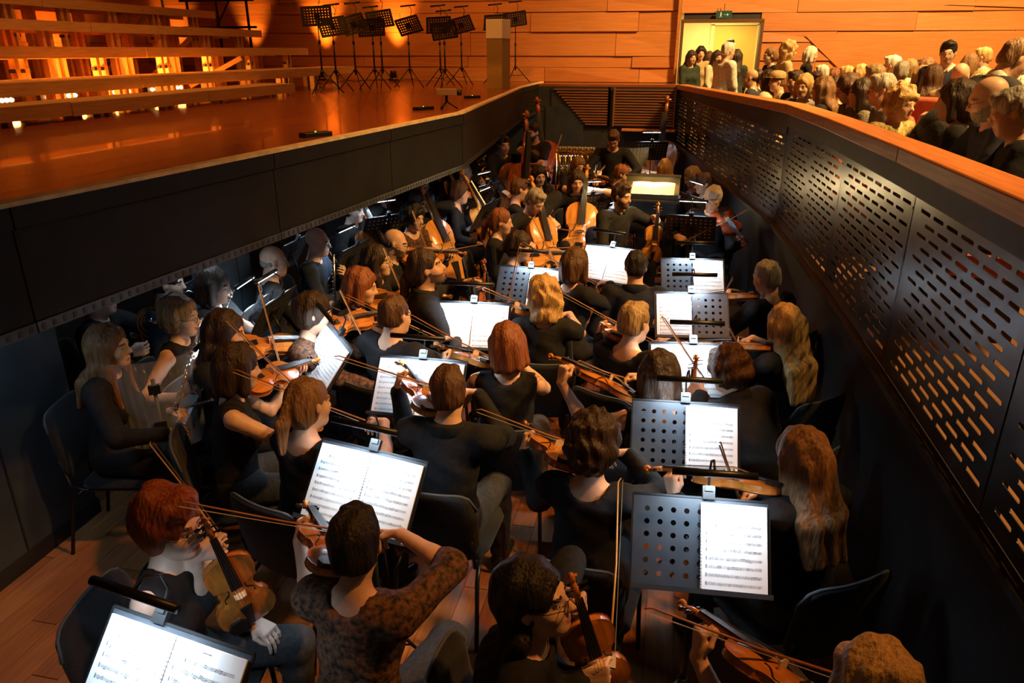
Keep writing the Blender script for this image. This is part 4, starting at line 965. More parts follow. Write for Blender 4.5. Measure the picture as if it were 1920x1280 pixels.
def music_stand(loc, hdg, label, sheet=None, lamp=1.0, tilt=36, zc=1.0, roll=0.0, who='', desk=True, lampx=0.0, shsc=1.0, lampflip=False, group=None, zb=0.0, dsc=1.0):
    """loc: xy of the desk centre; hdg: direction the players face (deg, 0=+Y); sheet: 'LR','L','R' or None"""
    h = rad(hdg); hd_ = A3(math.sin(h), math.cos(h), 0); t = rad(tilt)
    nz = -hd_ * math.cos(t) + A3(0, 0, math.sin(t)); yy = hd_ * math.sin(t) + A3(0, 0, math.cos(t)); xx = np.cross(yy, nz)
    c = A3(loc[0], loc[1], zb + zc)
    e = empty('music_stand', (c[0] + hd_[0] * 0.05, c[1] + hd_[1] * 0.05, zb)); tag(e, label, 'music stand', group)
    rl = rad(roll); x2 = xx * math.cos(rl) + yy * math.sin(rl); y2 = -xx * math.sin(rl) + yy * math.cos(rl)
    Mx = Matrix(((x2[0], y2[0], nz[0], c[0]), (x2[1], y2[1], nz[1], c[1]), (x2[2], y2[2], nz[2], c[2]), (0, 0, 0, 1)))
    rel = e.matrix_basis.inverted() if False else Matrix.Translation(-Vector(e.location))
    for n, me in (('desk', DESKME), ('lip', LIPME), ('desk_frame', DFRAME)):
        o = bpy.data.objects.new(n, me); COL.objects.link(o); o.parent = e; o.matrix_local = rel @ Mx @ Matrix.Diagonal((dsc, dsc, dsc, 1))
    ex, ey, _ = e.location; dz = zc - 0.06
    b = MB(); b.tube([(c[0] - ex - nz[0] * 0.01, c[1] - ey - nz[1] * 0.01, zc - nz[2] * 0.01), (0, 0, dz - 0.03), (0, 0, 0.42)], 0.008, 8); b.build('inner_pole', M_METAL, e, True)
    b = MB(); b.tube([(0, 0, 0.66), (0, 0, 0.22)], 0.0125, 10); b.tube([(0, 0, 0.68), (0, 0, 0.64)], 0.018, 10); b.tube([(0, 0, 0.30), (0, 0, 0.25)], 0.022, 10); b.build('outer_pole', M_METAL, e, True)
    a0 = rng.uniform(0, 2)
    for k in range(3):
        a = a0 + k * 2.094; b = MB(); b.tube([(0.015 * math.cos(a), 0.015 * math.sin(a), 0.29), (0.27 * math.cos(a), 0.27 * math.sin(a), 0.012)], 0.008, 8); b.tube([(0.012 * math.cos(a), 0.012 * math.sin(a), 0.13), (0.14 * math.cos(a), 0.14 * math.sin(a), 0.145)], 0.005, 6); b.build('leg', M_METAL, e, True)
    Ms = Mx @ Matrix.Translation((0, -0.008, 0.0015))
    if sheet:
        s = empty('sheet_music'); s.matrix_world = Ms @ Matrix.Diagonal((shsc, shsc, shsc, 1)); tag(s, f'white sheet music on the stand {who}', 'sheet music')
        for sd in sheet:
            o = bpy.data.objects.new('page', PAGE[sd]); COL.objects.link(o); o.parent = s
            pr = bpy.data.objects.new('printed_music', rng.choice(PRINT[sd])); COL.objects.link(pr); pr.parent = o; pr['kind'] = 'stuff'
        o = bpy.data.objects.new('spiral_binding', BIND); COL.objects.link(o); o.parent = s
    if lamp:
        l = empty('stand_lamp'); Ml = Mx @ Matrix.Translation((lampx, DH / 2 + 0.075, 0.150)); l.matrix_world = Ml
        tag(l, f'black clip lamp on the stand {who}', 'lamp')
        for n, me in (('lamp_bar', LBAR), ('led_strip', LLED), ('gooseneck', LNECK), ('clip', LCLIP)):
            o = bpy.data.objects.new(n, me); COL.objects.link(o); o.parent = l
        ld = bpy.data.lights.new('lamp_light', 'AREA'); ld.shape = 'RECTANGLE'; ld.size = 0.26; ld.size_y = 0.012; ld.energy = 2.5 * lamp; ld.color = COOL; ld.spread = math.radians(150)
        lo = bpy.data.objects.new('lamp_light', ld); COL.objects.link(lo); lo.parent = l
        d = Vector((0, -0.20, -0.140)); lo.location = (0, -0.006, -0.018); lo.rotation_euler = d.to_track_quat('-Z', 'X').to_euler()
        dd = d.normalized(); xl = Vector((1, 0, 0)); zl = -dd; yl = zl.cross(xl); lo.matrix_local = Matrix(((xl[0], yl[0], zl[0], 0), (xl[1], yl[1], zl[1], -0.006), (xl[2], yl[2], zl[2], -0.018), (0, 0, 0, 1)))
    return e
# ------------------------------------------------------------------ structure
def struct(o, label=None): o['kind'] = 'structure'; return o
M_FLOORBASE = mat('pit_floor_base', (0.20, 0.085, 0.030), 0.55, var=0.2, scale=6)
M_PLANKS = [mat('parquet_%d' % i, c, 0.38, var=0.20, scale=5, stretch=(9, 0.7, 4), bump=0.04) for i, c in enumerate(((0.33, 0.135, 0.048), (0.28, 0.11, 0.038), (0.37, 0.165, 0.062), (0.30, 0.125, 0.05)))]
M_PIT = mat('pit_black_paint', (0.014, 0.014, 0.016), 0.6, var=0.25, scale=7, bump=0.05)
M_BLUEP = mat('pit_pillar_paint', (0.045, 0.055, 0.065), 0.5, var=0.2, scale=6, bump=0.05)
M_FASCIA = mat('stage_fascia', (0.0075, 0.007, 0.007), 0.7, var=0.35, scale=4, bump=0.06, spec=0.25)
M_STAGE = mat('stage_boards', (0.26, 0.065, 0.018), 0.24, var=0.22, scale=3, stretch=(0.5, 9, 1), bump=0.03, coat=0.15)
M_NOSING = mat('stage_nosing', (0.84, 0.66, 0.40), 0.5, var=0.2, scale=12)
M_GALV = mat('grey_trim', (0.07, 0.07, 0.072), 0.4, metal=0.6, var=0.3, scale=14)
M_WALLW = [mat('hall_panel_%d' % i, c, 0.5, var=0.12, scale=5, stretch=(0.4, 5, 6), bump=0.03) for i, c in enumerate(((0.50, 0.185, 0.048), (0.46, 0.165, 0.042), (0.53, 0.205, 0.057)))]
M_AUDF = mat('auditorium_floor', (0.17, 0.075, 0.03), 0.6, var=0.2, scale=5)
M_CREAM = mat('foyer_plaster', (0.80, 0.66, 0.34), 0.8, var=0.05, scale=2)
M_FOYDOOR = mat('foyer_door', (0.78, 0.46, 0.10), 0.6, var=0.08, scale=3)
M_SLAT = mat('grille_wood', (0.17, 0.058, 0.017), 0.5, var=0.25, scale=7, stretch=(0.5, 6, 6))

fl = MB(); fl.box((-1.8, 7.0, -0.06), (7.2, 14.6, 0.10)); fl = struct(fl.build('floor', M_FLOORBASE))
PLK = []
for i in range(4):
    b = MB(); b.box((0, 0, -0.006), (0.136, 1.295, 0.012)); me = b.mesh('plank'); me.materials.append(M_PLANKS[i]); PLK.append(me)
for i in range(37):
    x = -3.35 + i * 0.139
    for j in range(8):
        y = 0.9 + 1.3 * j + (0.0, 0.55, 0.25, 0.85)[i % 4]
        o = bpy.data.objects.new('plank', PLK[rng.randrange(4)]); COL.objects.link(o); o.parent = fl; o.location = (x, y, rng.uniform(0, 0.0012)); o.rotation_euler = (0, 0, math.pi * rng.randrange(2))
# stage
ZS, ZB = 2.15, 1.62
e1, e2, e3, e4 = (at(*p, ZS)[:2] for p in ((0, 382), (500, 283), (860, 211), (975, 163)))
e0 = e1 + (e1 - e2) / np.linalg.norm(e1 - e2) * 2.2; YB = 14.6
e5 = np.array([e4[0] - 0.02, YB])
EDGE = [e0, e1, e2, e3, e4, e5]
b = MB(); b.prism([tuple(p) for p in EDGE] + [(-10.2, YB), (-10.2, e0[1])], ZB + 0.02, ZS)
struct(b.build('stage_floor', M_STAGE))
JOINTS = []
def along(poly, step):
    out = []
    for a, c in zip(poly[:-1], poly[1:]):
        L = np.linalg.norm(c - a); n = max(1, round(L / step)); out += [(a + (c - a) * k / n, a + (c - a) * (k + 1) / n) for k in range(n)]
    return out
fas = struct(empty('stage_front', (0, 0, 0)))
for a, c in along(EDGE, 1.9):
    d = (c - a) / np.linalg.norm(c - a); n = np.array([d[1], -d[0]]); a2 = a + d * 0.004; c2 = c - d * 0.004
    def pt(p, o, z): q = p + n * o; return (q[0], q[1], z)
    b = MB(); b.prism([tuple((a2 + n * 0.0)[:2]), tuple((a2 + n * 0.03)[:2]), tuple((c2 + n * 0.03)[:2]), tuple((c2 + n * 0.0)[:2])], ZB + 0.05, ZS - 0.105); b.build('fascia_panel', M_FASCIA, fas)
    b = MB(); b.prism([tuple(a2), tuple(a2 + n * 0.045), tuple(c2 + n * 0.045), tuple(c2)], ZS - 0.10, ZS - 0.012); b.build('edge_board', M_FASCIA, fas)
    b = MB(); b.prism([tuple(a - n * 0.02), tuple(a + n * 0.05), tuple(c + n * 0.05), tuple(c - n * 0.02)], ZS - 0.011, ZS + 0.007); b.build('nosing', M_NOSING, fas)
    b = MB(); b.prism([tuple(a2 - n * 0.02), tuple(a2 + n * 0.034), tuple(c2 + n * 0.034), tuple(c2 - n * 0.02)], ZB, ZB + 0.045); b.build('cable_trough', M_GALV, fas)
    k = int(np.linalg.norm(c2 - a2) / 0.05)
    b = MB()
    for i in range(k):
        p = a2 + (c2 - a2) * (i + 0.5) / k; b.prism([tuple(p + n * 0.034 - d * 0.008), tuple(p + n * 0.037 - d * 0.008), tuple(p + n * 0.037 + d * 0.008), tuple(p + n * 0.034 + d * 0.008)], ZB + 0.01, ZB + 0.034)
    b.build('trough_slots', M_PIT, fas)
# under the stage
b = MB(); b.box((-5.3, 7.2, 0.8), (0.1, 14.8, 1.64)); struct(b.build('wall_left', M_PIT))
b = MB(); b.box((-2.9, 14.05, 1.05), (6.2, 0.1, 2.1)); struct(b.build('wall_back_pit', M_PIT))
def pillar(x0, x1, y0, y1):
    e = struct(empty('pillar', ((x0 + x1) / 2, (y0 + y1) / 2, 0)))
    b = MB(); b.box((0, 0, 0.81), (x1 - x0, y1 - y0, 1.62)); b.build('column', M_BLUEP, e)
    b = MB(); b.box((0, 0, 0.05), (x1 - x0 + 0.02, y1 - y0 + 0.02, 0.10)); b.build('plinth', M_PIT, e)
    b = MB(); b.box(((x1 - x0) / 2 + 0.002, -(y1 - y0) * 0.12, 0.85), (0.006, 0.012, 1.50)); b.build('joint', M_PIT, e)
pillar(-4.15, -3.35, 2.45, 3.30); pillar(-3.55, -3.22, 4.85, 5.15); pillar(-3.75, -3.45, 7.6, 7.9)
# cool work lights fixed under the stage
for k, (x, y, w) in enumerate(((-3.05, 2.5, 1.7), (-3.05, 4.3, 1.1), (-3.1, 6.6, 1.0))):
    e = empty('work_light', (x, y, ZB)); tag(e, 'small cool work light fixed under the stage', 'work light', 'work lights under the stage')
    b = MB(); b.box((0, 0, -0.02), (0.10, 0.36, 0.04)); b.build('housing', M_METAL, e)
    b = MB(); b.box((0, 0, -0.042), (0.07, 0.32, 0.004)); b.build('diffuser', mat('work_diffuser', (0.8, 0.9, 1.0), 0.5, emit=(0.6, 0.8, 1.0), estr=1.5), e)
    light('work_lamp', 'AREA', (x, y, ZB - 0.05), (x - 0.35, y, 0), w, (0.55, 0.78, 1.0), size=0.07, sizey=0.32)
# dark wall panels with a bluish sheen at the far end of the pit
M_FARP = mat('far_panel', (0.035, 0.042, 0.052), 0.35, metal=0.3, var=0.2, scale=4)
for i, (xa, xb) in enumerate(((-4.9, -4.1), (-4.05, -3.2), (-3.15, -2.35), (-2.3, -1.6))):
    b = MB(); b.box(((xa + xb) / 2, 13.985, 0.95), (xb - xa, 0.03, 1.6)); o = b.build('trim_%d' % (i + 10), M_FARP); struct(o)
def grille(x0, x1, z0, z1, steps=None, nm='grille'):
    e = empty('wooden_grille', ((x0 + x1) / 2, 13.97, z0)); tag(e, nm, 'grille'); w = x1 - x0
    b = MB(); b.box((0, 0.012, (z1 - z0) / 2), (w, 0.006, z1 - z0)); b.build('backing', M_PIT, e)
    n = int((z1 - z0) / 0.046)
    for k in range(n):
        z = 0.02 + k * 0.046; xl = -w / 2
        if steps: xl += steps * max(0, (1 - z / (z1 - z0)))
        b = MB(); b.box(((xl + w / 2) / 2, -0.008, z + 0.012), (w / 2 - xl, 0.022, 0.026)); b.build('slat', M_SLAT, e)
    for x in (-w / 2 if not steps else w / 2 - 0.01, w / 2 - 0.01): b = MB(); b.box((x, -0.01, (z1 - z0) / 2), (0.03, 0.03, z1 - z0)); b.build('stile', M_SLAT, e)
grille(-2.2, -1.14, 1.42, 2.09, 0.65, 'wooden slat grille with a stepped edge on the far pit wall')
grille(-1.06, 0.02, 1.42, 2.09, None, 'square wooden slat grille in the corner of the far pit wall')
b = MB(); b.box((-0.42, 13.93, 1.37), (0.95, 0.14, 0.035)); struct(b.build('trim_1', M_WOODTRIM))

# rail wall
RAIL = [np.array(p) for p in ((1.18, 0.3), (1.166, 2.2), (1.155, 4.14), (1.11, 5.94), (1.025, 7.4), (0.05, 14.0))]
RZ_ = [2.251, 2.251, 2.251, 2.251, 2.251, 2.15]
def slotted(w, h, px=0.176, pz=0.0545, sl=0.135, st=0.0195, t=0.004):
    V = []; Fs = []
    def q(pts, y, fl):
        b = len(V); V.extend([(a, y, c) for a, c in pts]); Fs.append(tuple(range(b, b + len(pts))) if not fl else tuple(range(b + len(pts) - 1, b - 1, -1)))
    mx, mz = 0.022, 0.03
    nz = int((h - 2 * mz) / pz); z0 = (h - nz * pz) / 2
    hole = []
    r = st / 2
    for k in range(6): a = -math.pi / 2 + math.pi * k / 5; hole.append((sl / 2 - r + r * math.cos(a), r * math.sin(a)))
    for k in range(6): a = math.pi / 2 + math.pi * k / 5; hole.append((-sl / 2 + r + r * math.cos(a), r * math.sin(a)))
    for y, fl in ((-t / 2, False), (t / 2, True)):
        q([(0, 0), (w, 0), (w, z0), (0, z0)], y, fl); q([(0, z0 + nz * pz), (w, z0 + nz * pz), (w, h), (0, h)], y, fl)
        for j in range(nz):
            zc = z0 + (j + 0.5) * pz; za, zb = zc - pz / 2, zc + pz / 2
            n = int((w - 2 * mx - (px / 2 if j % 2 else 0)) / px); xs = mx + (px / 2 if j % 2 else 0.0)
            q([(0, za), (xs, za), (xs, zb), (0, zb)], y, fl); q([(xs + n * px, za), (w, za), (w, zb), (xs + n * px, zb)], y, fl)
            for i in range(n):
                cx = xs + (i + 0.5) * px
                H = [(cx + a, zc + c) for a, c in hole]
                A, B, C_, D = (cx - px / 2, za), (cx + px / 2, za), (cx + px / 2, zb), (cx - px / 2, zb)
                q([A, B, H[0], H[11]], y, fl); q([B, H[3], H[2], H[1], H[0]][0:1] + [H[2], H[1], H[0]], y, fl); q([B, C_, H[3], H[2]], y, fl)
                q([C_, H[5], H[4], H[3]], y, fl); q([C_, D, H[6], H[5]], y, fl); q([D, H[8], H[7], H[6]], y, fl); q([D, A, H[9], H[8]], y, fl); q([A, H[11], H[10], H[9]], y, fl)
                if y < 0:
                    for k in range(12):
                        k2 = (k + 1) % 12; b = len(V); V.extend([(H[k][0], -t / 2, H[k][1]), (H[k2][0], -t / 2, H[k2][1]), (H[k2][0], t / 2, H[k2][1]), (H[k][0], t / 2, H[k][1])]); Fs.append((b + 3, b + 2, b + 1, b))
    me = bpy.data.meshes.new('screen_panel'); me.from_pydata(V, [], Fs); me.update(); me.materials.append(M_PANEL); return me
railw = struct(empty('wall_rail', (0, 0, 0)))
ZL = 1.15
for i, (a, c) in enumerate(zip(RAIL[:-1], RAIL[1:])):
    d = (c - a) / np.linalg.norm(c - a); n = np.array([d[1], -d[0]]); za, zc_ = RZ_[i], RZ_[i + 1]
    # cap rail
    V = []
    for p, z in ((a, za), (c, zc_)):
        for o, dz in ((-0.03, -0.085), (0.16, -0.085), (0.16, 0), (-0.03, 0)): V.append((p[0] + n[0] * o, p[1] + n[1] * o, z + dz))
    b = MB(); b._add(V, [(0, 1, 2, 3), (7, 6, 5, 4), (0, 4, 5, 1), (1, 5, 6, 2), (2, 6, 7, 3), (3, 7, 4, 0)]); o = b.build('cap_rail', M_WOODTRIM, railw); bevelmod(o, 0.012, 3)
    # solid base
    b = MB(); b.prism([tuple(a), tuple(c), tuple(c + n * 0.10), tuple(a + n * 0.10)], 0, ZL - 0.03); b.build('base_wall', M_PIT, railw)
    b = MB(); b.prism([tuple(a - n * 0.035), tuple(c - n * 0.035), tuple(c + n * 0.02), tuple(a + n * 0.02)], ZL - 0.03, ZL); b.build('ledge', M_GALV if i < 4 else M_MATT, railw)
    zlo = 2.05 if i < 4 else 1.98; V = []
    for p, z in ((a, za), (c, zc_)):
        for o, zz in ((0.010, zlo), (0.045, zlo), (0.045, z - 0.08), (0.010, z - 0.08)): V.append((p[0] + n[0] * o, p[1] + n[1] * o, zz))
    b = MB(); b._add(V, [(0, 1, 2, 3), (7, 6, 5, 4), (0, 4, 5, 1), (1, 5, 6, 2), (2, 6, 7, 3), (3, 7, 4, 0)]); b.build('top_frame', M_PIT, railw)
SEAMS = [0.3, 1.2, 2.53, 3.88, 5.37, 6.4, 7.4]
def railpt(y):
    for a, c in zip(RAIL[:-1], RAIL[1:]):
        if a[1] - 1e-6 <= y <= c[1] + 1e-6: return a + (c - a) * (y - a[1]) / (c[1] - a[1])
PCACHE = {}
spts = [railpt(y) for y in SEAMS]
far = [RAIL[4] + (RAIL[5] - RAIL[4]) * k / 6 for k in range(7)]
for a, c, fr_ in [(p, q, 0) for p, q in zip(spts[:-1], spts[1:])] + [(p, q, 1) for p, q in zip(far[:-1], far[1:])]:
    d = c - a; L = np.linalg.norm(d); d = d / L; key = (round(L, 2), fr_)
    if key not in PCACHE: PCACHE[key] = slotted(L - 0.012, (2.09 if not fr_ else 2.02) - ZL - 0.01)
    n = np.array([d[1], -d[0]])
    o = bpy.data.objects.new('screen_panel', PCACHE[key]); COL.objects.link(o); o.parent = railw; o.location = (a[0] + d[0] * 0.006 + n[0] * 0.02, a[1] + d[1] * 0.006 + n[1] * 0.02, ZL + 0.005); o.rotation_euler = (0, 0, math.atan2(d[1], d[0]))
    b = MB(); b.bar((c[0] + n[0] * 0.05, c[1] + n[1] * 0.05, ZL), (c[0] + n[0] * 0.05, c[1] + n[1] * 0.05, 2.09), 0.05, 0.05); b.build('post', M_PIT, railw)
    if fr_:
        b = MB(); m_ = (a + c) / 2; b.bar((m_[0] + n[0] * 0.04, m_[1] + n[1] * 0.04, ZL), (m_[0] + n[0] * 0.04, m_[1] + n[1] * 0.04, 2.09), 0.12, 0.03); b.build('post', M_PIT, railw)
        b = MB(); b.bar((a[0] + n[0] * 0.04, a[1] + n[1] * 0.04, 1.62), (c[0] + n[0] * 0.04, c[1] + n[1] * 0.04, 1.62), 0.03, 0.06); b.build('crossbar', M_PIT, railw)
    else:
        for zz in (ZL + 0.03, 2.0):
            b = MB(); p = c - d * 0.05 - n * 0.0; b.lathe([(0.0001, 0.006), (0.007, 0.005), (0.007, 0)], 8, Matrix.Translation((p[0], p[1], zz)) @ Matrix.Rotation(math.pi / 2, 4, 'Y').inverted()); b.build('bolt', M_SILVER, railw)
# auditorium floor
ZA = 1.12
b = MB(); b.prism([tuple(p + np.array([0.1, 0])) for p in RAIL] + [(0.05, 19.5), (11.0, 19.5), (11.0, 0.3)], ZA - 0.08, ZA); struct(b.build('auditorium_floor', M_AUDF))
# ------------------------------------------------------------------ hall walls, panel by panel
YW = YB + 0.06; YH = 16.4
DX0, DX1, DZ1 = 0.06, 1.55, 3.23
def panel_wall(name, y, xa, xb, zlo, holes, seed, skip=None):
    hw = struct(empty(name, (0, y, 0))); r_ = random.Random(seed)
    if holes:
        b = MB(); b.box(((holes[1] + xb) / 2, 0.16, 3.6), (xb - holes[1], 0.1, 6.0)); b.build('backing', M_PIT, hw)
        b = MB(); b.box(((holes[0] + holes[1]) / 2, 0.16, (holes[2] + 6.6) / 2), (holes[1] - holes[0], 0.1, 6.6 - holes[2])); b.build('backing', M_PIT, hw)
    else:
        b = MB(); b.box(((xa + xb) / 2, 0.16, 3.6), (xb - xa, 0.1, 6.0)); b.build('backing', M_PIT, hw)
    z = zlo
    while z < 6.0:
        hgt = r_.choice((0.20, 0.26, 0.34, 0.42)); x = xa - r_.uniform(0, 1)
        while x < xb:
            L = r_.uniform(1.3, 3.4); x1 = min(x + L, xb); x0 = max(x, xa)
            segs = [(x0, x1)]
            if holes and z < holes[2] - 0.02:
                segs = []
                if x0 < holes[0]: segs.append((x0, min(x1, holes[0])))
                if x1 > holes[1]: segs.append((max(x0, holes[1]), x1))
            for (p, q) in segs:
                if q - p < 0.08: continue
                b = MB(); t = r_.uniform(0.02, 0.055); t2 = r_.uniform(0.02, 0.05)
                vs = [(p + 0.004, 0.11, z), (q - 0.004, 0.11, z), (q - 0.004, 0.11, z + hgt - 0.006), (p + 0.004, 0.11, z + hgt - 0.006), (p + 0.004, 0.11 - t, z), (q - 0.004, 0.11 - t2, z), (q - 0.004, 0.11 - t * 0.55, z + hgt - 0.006), (p + 0.004, 0.11 - t2 * 0.55, z + hgt - 0.006)]
                b._add(vs, [(0, 1, 2, 3), (7, 6, 5, 4), (0, 4, 5, 1), (1, 5, 6, 2), (2, 6, 7, 3), (3, 7, 4, 0)]); b.build('wall_panel', M_WALLW[r_.randrange(3)], hw)
            x = x1
        z += hgt
    return hw
panel_wall('wall_back', YW, -10.4, 0.0, 2.15, None, 3)
hw = panel_wall('wall_hall', YH, 0.0, 11.0, 1.12, (DX0, DX1, DZ1), 5)
b = MB(); b.box((-0.03, (YW + YH) / 2 + 0.1, 3.6), (0.05, YH - YW + 0.2, 6.0)); struct(b.build('wall_return', M_WALLW[1]))
b = MB(); b.box((-1.3, 14.35, 2.12), (2.7, 0.7, 0.04)); struct(b.build('trim_2', M_STAGE))
# folded acoustic facets on the auditorium side
for pts in (((2.4, 2.98), (6.9, 3.05), (3.3, 2.22)), ((6.9, 3.05), (3.3, 2.22), (8.2, 2.2)), ((4.8, 3.5), (10.6, 3.8), (10.6, 3.25))):
    b = MB(); p = [(x, 0.056, z) for x, z in pts]
    b._add([*p, (pts[0][0], 0.050, pts[0][1])], [(0, 1, 3), (1, 2, 3), (2, 0, 3), (0, 2, 1)]); b.build('wall_facet', M_WALLW[2], hw)
r_ = random.Random(9)
lw = struct(empty('wall_stage', (-10.3, 0, 0)))
b = MB(); b.box((-0.16, 7.5, 4.3), (0.1, 15, 4.4)); b.build('backing', M_PIT, lw)
z = 2.15
while z < 6.0:
    hgt = r_.choice((0.26, 0.34, 0.42)); y = 1.0 + r_.uniform(0, 1)
    while y < 14.6:
        y1 = min(y + r_.uniform(1.5, 3.5), 14.65); b = MB(); t = r_.uniform(0.02, 0.06); t2 = r_.uniform(0.02, 0.05)
        vs = [(-0.11, y + 0.004, z), (-0.11, y1 - 0.004, z), (-0.11, y1 - 0.004, z + hgt - 0.006), (-0.11, y + 0.004, z + hgt - 0.006), (t - 0.11, y + 0.004, z), (t2 - 0.11, y1 - 0.004, z), (t * 0.5 - 0.11, y1 - 0.004, z + hgt - 0.006), (t2 * 0.5 - 0.11, y + 0.004, z + hgt - 0.006)]
        b._add(vs, [(3, 2, 1, 0), (4, 5, 6, 7), (0, 1, 5, 4), (1, 2, 6, 5), (2, 3, 7, 6), (3, 0, 4, 7)]); b.build('wall_panel', M_WALLW[r_.randrange(3)], lw); y = y1
    z += hgt
# doorway and foyer
dr = struct(empty('door_1', (0, YH, 0)))
for x in (DX0 - 0.02, DX1 + 0.02): b = MB(); b.box((x, 0.10, (DZ1 + ZA) / 2), (0.06, 0.34, DZ1 - ZA)); b.build('door_jamb', mat('dark_jamb', (0.10, 0.045, 0.014), 0.5), dr)
b = MB(); b.box(((DX0 + DX1) / 2, 0.10, DZ1 + 0.02), (DX1 - DX0 + 0.1, 0.34, 0.06)); b.build('door_head', MATS['dark_jamb'], dr)
fy = struct(empty('foyer', (0, YH + 0.25, ZA)))
b = MB(); b.box((0.7, 2.4, 1.2), (4.4, 0.1, 2.6)); b.build('wall_foyer', M_CREAM, fy)
b = MB(); b.box((-1.5, 1.2, 1.2), (0.1, 2.5, 2.6)); b.box((2.9, 1.2, 1.2), (0.1, 2.5, 2.6)); b.build('wall_foyer', M_CREAM, fy)
b = MB(); b.box((0.7, 1.2, 2.52), (4.4, 2.5, 0.08)); b.build('ceiling', M_CREAM, fy)
b = MB(); b.box((1.25, 2.33, 1.05), (0.95, 0.05, 2.1)); b.build('door_leaf', M_FOYDOOR, fy)
b = MB(); b.box((0.74, 2.32, 1.07), (0.08, 0.06, 2.14)); b.box((1.76, 2.32, 1.07), (0.08, 0.06, 2.14)); b.box((1.25, 2.32, 2.16), (1.1, 0.06, 0.08)); b.build('door_frame', M_CREAM, fy)
light('foyer_lamp', 'AREA', (0.75, YH + 1.3, ZA + 2.4), (0.75, YH + 1.3, 0), 70, (1.0, 0.78, 0.30), size=1.2)
# exit sign
sg = empty('exit_sign', ((DX0 + DX1) / 2 + 0.02, YH - 0.02, DZ1 + 0.13)); tag(sg, 'small dark exit sign with a pale running figure above the bright doorway', 'sign')
b = MB(); b.box((0, 0, 0), (0.30, 0.05, 0.14)); b.build('housing', mat('sign_green', (0.012, 0.035, 0.018), 0.4, emit=(0.05, 0.16, 0.07), estr=0.15), sg)
b = MB(); b.box((-0.06, -0.027, 0.0), (0.016, 0.004, 0.05)); b.box((-0.06, -0.027, 0.038), (0.016, 0.004, 0.016)); b.bar((-0.06, -0.027, -0.02), (-0.085, -0.027, -0.05), 0.01, 0.004); b.bar((-0.06, -0.027, -0.02), (-0.04, -0.027, -0.05), 0.01, 0.004); b.bar((-0.06, -0.027, 0.02), (-0.035, -0.027, 0.0), 0.008, 0.004); b.bar((0.0, -0.027, 0), (0.06, -0.027, 0), 0.012, 0.004); b.prism([(0.06, -0.025), (0.06, 0.025), (0.09, 0)], 0, 0.002); b.v = b.v[:-6] + [(x, -0.027, y) for x, y, z in b.v[-6:]]
b.build('pictogram', mat('sign_white', (0.6, 0.75, 0.6), 0.5, emit=(0.5, 0.8, 0.5), estr=0.25), sg)
b = MB(); b.tube([(0, 0, 0.07), (0, 0, 0.2)], 0.006, 6); b.tube([(-0.13, 0.02, 0.07), (-0.13, 0.02, 0.11), (-0.11, 0.02, 0.11)], 0.006, 6); b.build('bracket', M_METAL, sg)
# ------------------------------------------------------------------ things on the stage
TIERS = [(-4.95, 2.30, 1.6, 9.5), (-5.45, 2.45, 1.6, 12.7), (-6.2, 2.74, 2.0, 12.5), (-7.0, 3.02, 2.4, 12.45), (-7.8, 3.32, 3.0, 12.4)]
NMT = ['lowest', 'second', 'third', 'fourth', 'topmost']
for i, (x, zt, y0, y1) in enumerate(TIERS):
    e = empty('choir_riser', (x, y0, ZS)); tag(e, f'pale wooden choir riser, the {NMT[i]} tier of the stepped rows', 'riser')
    L = y1 - y0; n = max(2, round(L / 2.0)); dep = 0.42 if i == 0 else 0.62; h = zt - ZS; r2 = random.Random(40 + i)
    for k in range(n):
        a = L * k / n + 0.006; c = L * (k + 1) / n - 0.006
        b = MB(); b.box((0, (a + c) / 2, h - 0.055 + r2.uniform(-0.004, 0.004)), (0.035, c - a, 0.11)); b.build('front_beam', M_PINE, e)
        b = MB(); b.box((-dep / 2 - 0.02, (a + c) / 2, h - 0.012), (dep, c - a, 0.02)); b.build('deck', M_PINE, e)
        b = MB(); b.box((-dep, (a + c) / 2, h - 0.075), (0.035, c - a, 0.10)); b.build('rear_beam', M_PINE, e)
    for k in range(n * 2):
        y = L * (k + 0.3) / (n * 2) + r2.uniform(-0.1, 0.1)
        for xx in (-0.05, -dep + 0.05):
            for dy in (0, 0.11):
                b = MB(); b.box((xx, y + dy, (h - 0.10) / 2), (0.075, 0.045, max(h - 0.10, 0.03))); b.build('post', M_PINE, e)
        if i > 1:
            b = MB(); b.box((-0.05, y + 0.055, h * 0.62), (0.05, 0.22, 0.035)); b.build('clamp', M_MATT, e)
    if i > 1:
        for k in range(2):
            y = L * (0.3 + 0.45 * k); b = MB(); b.bar((-dep + 0.06, y, 0.08), (-0.06, y + 0.6, h - 0.14), 0.045, 0.06); b.build('brace', M_PINE, e)
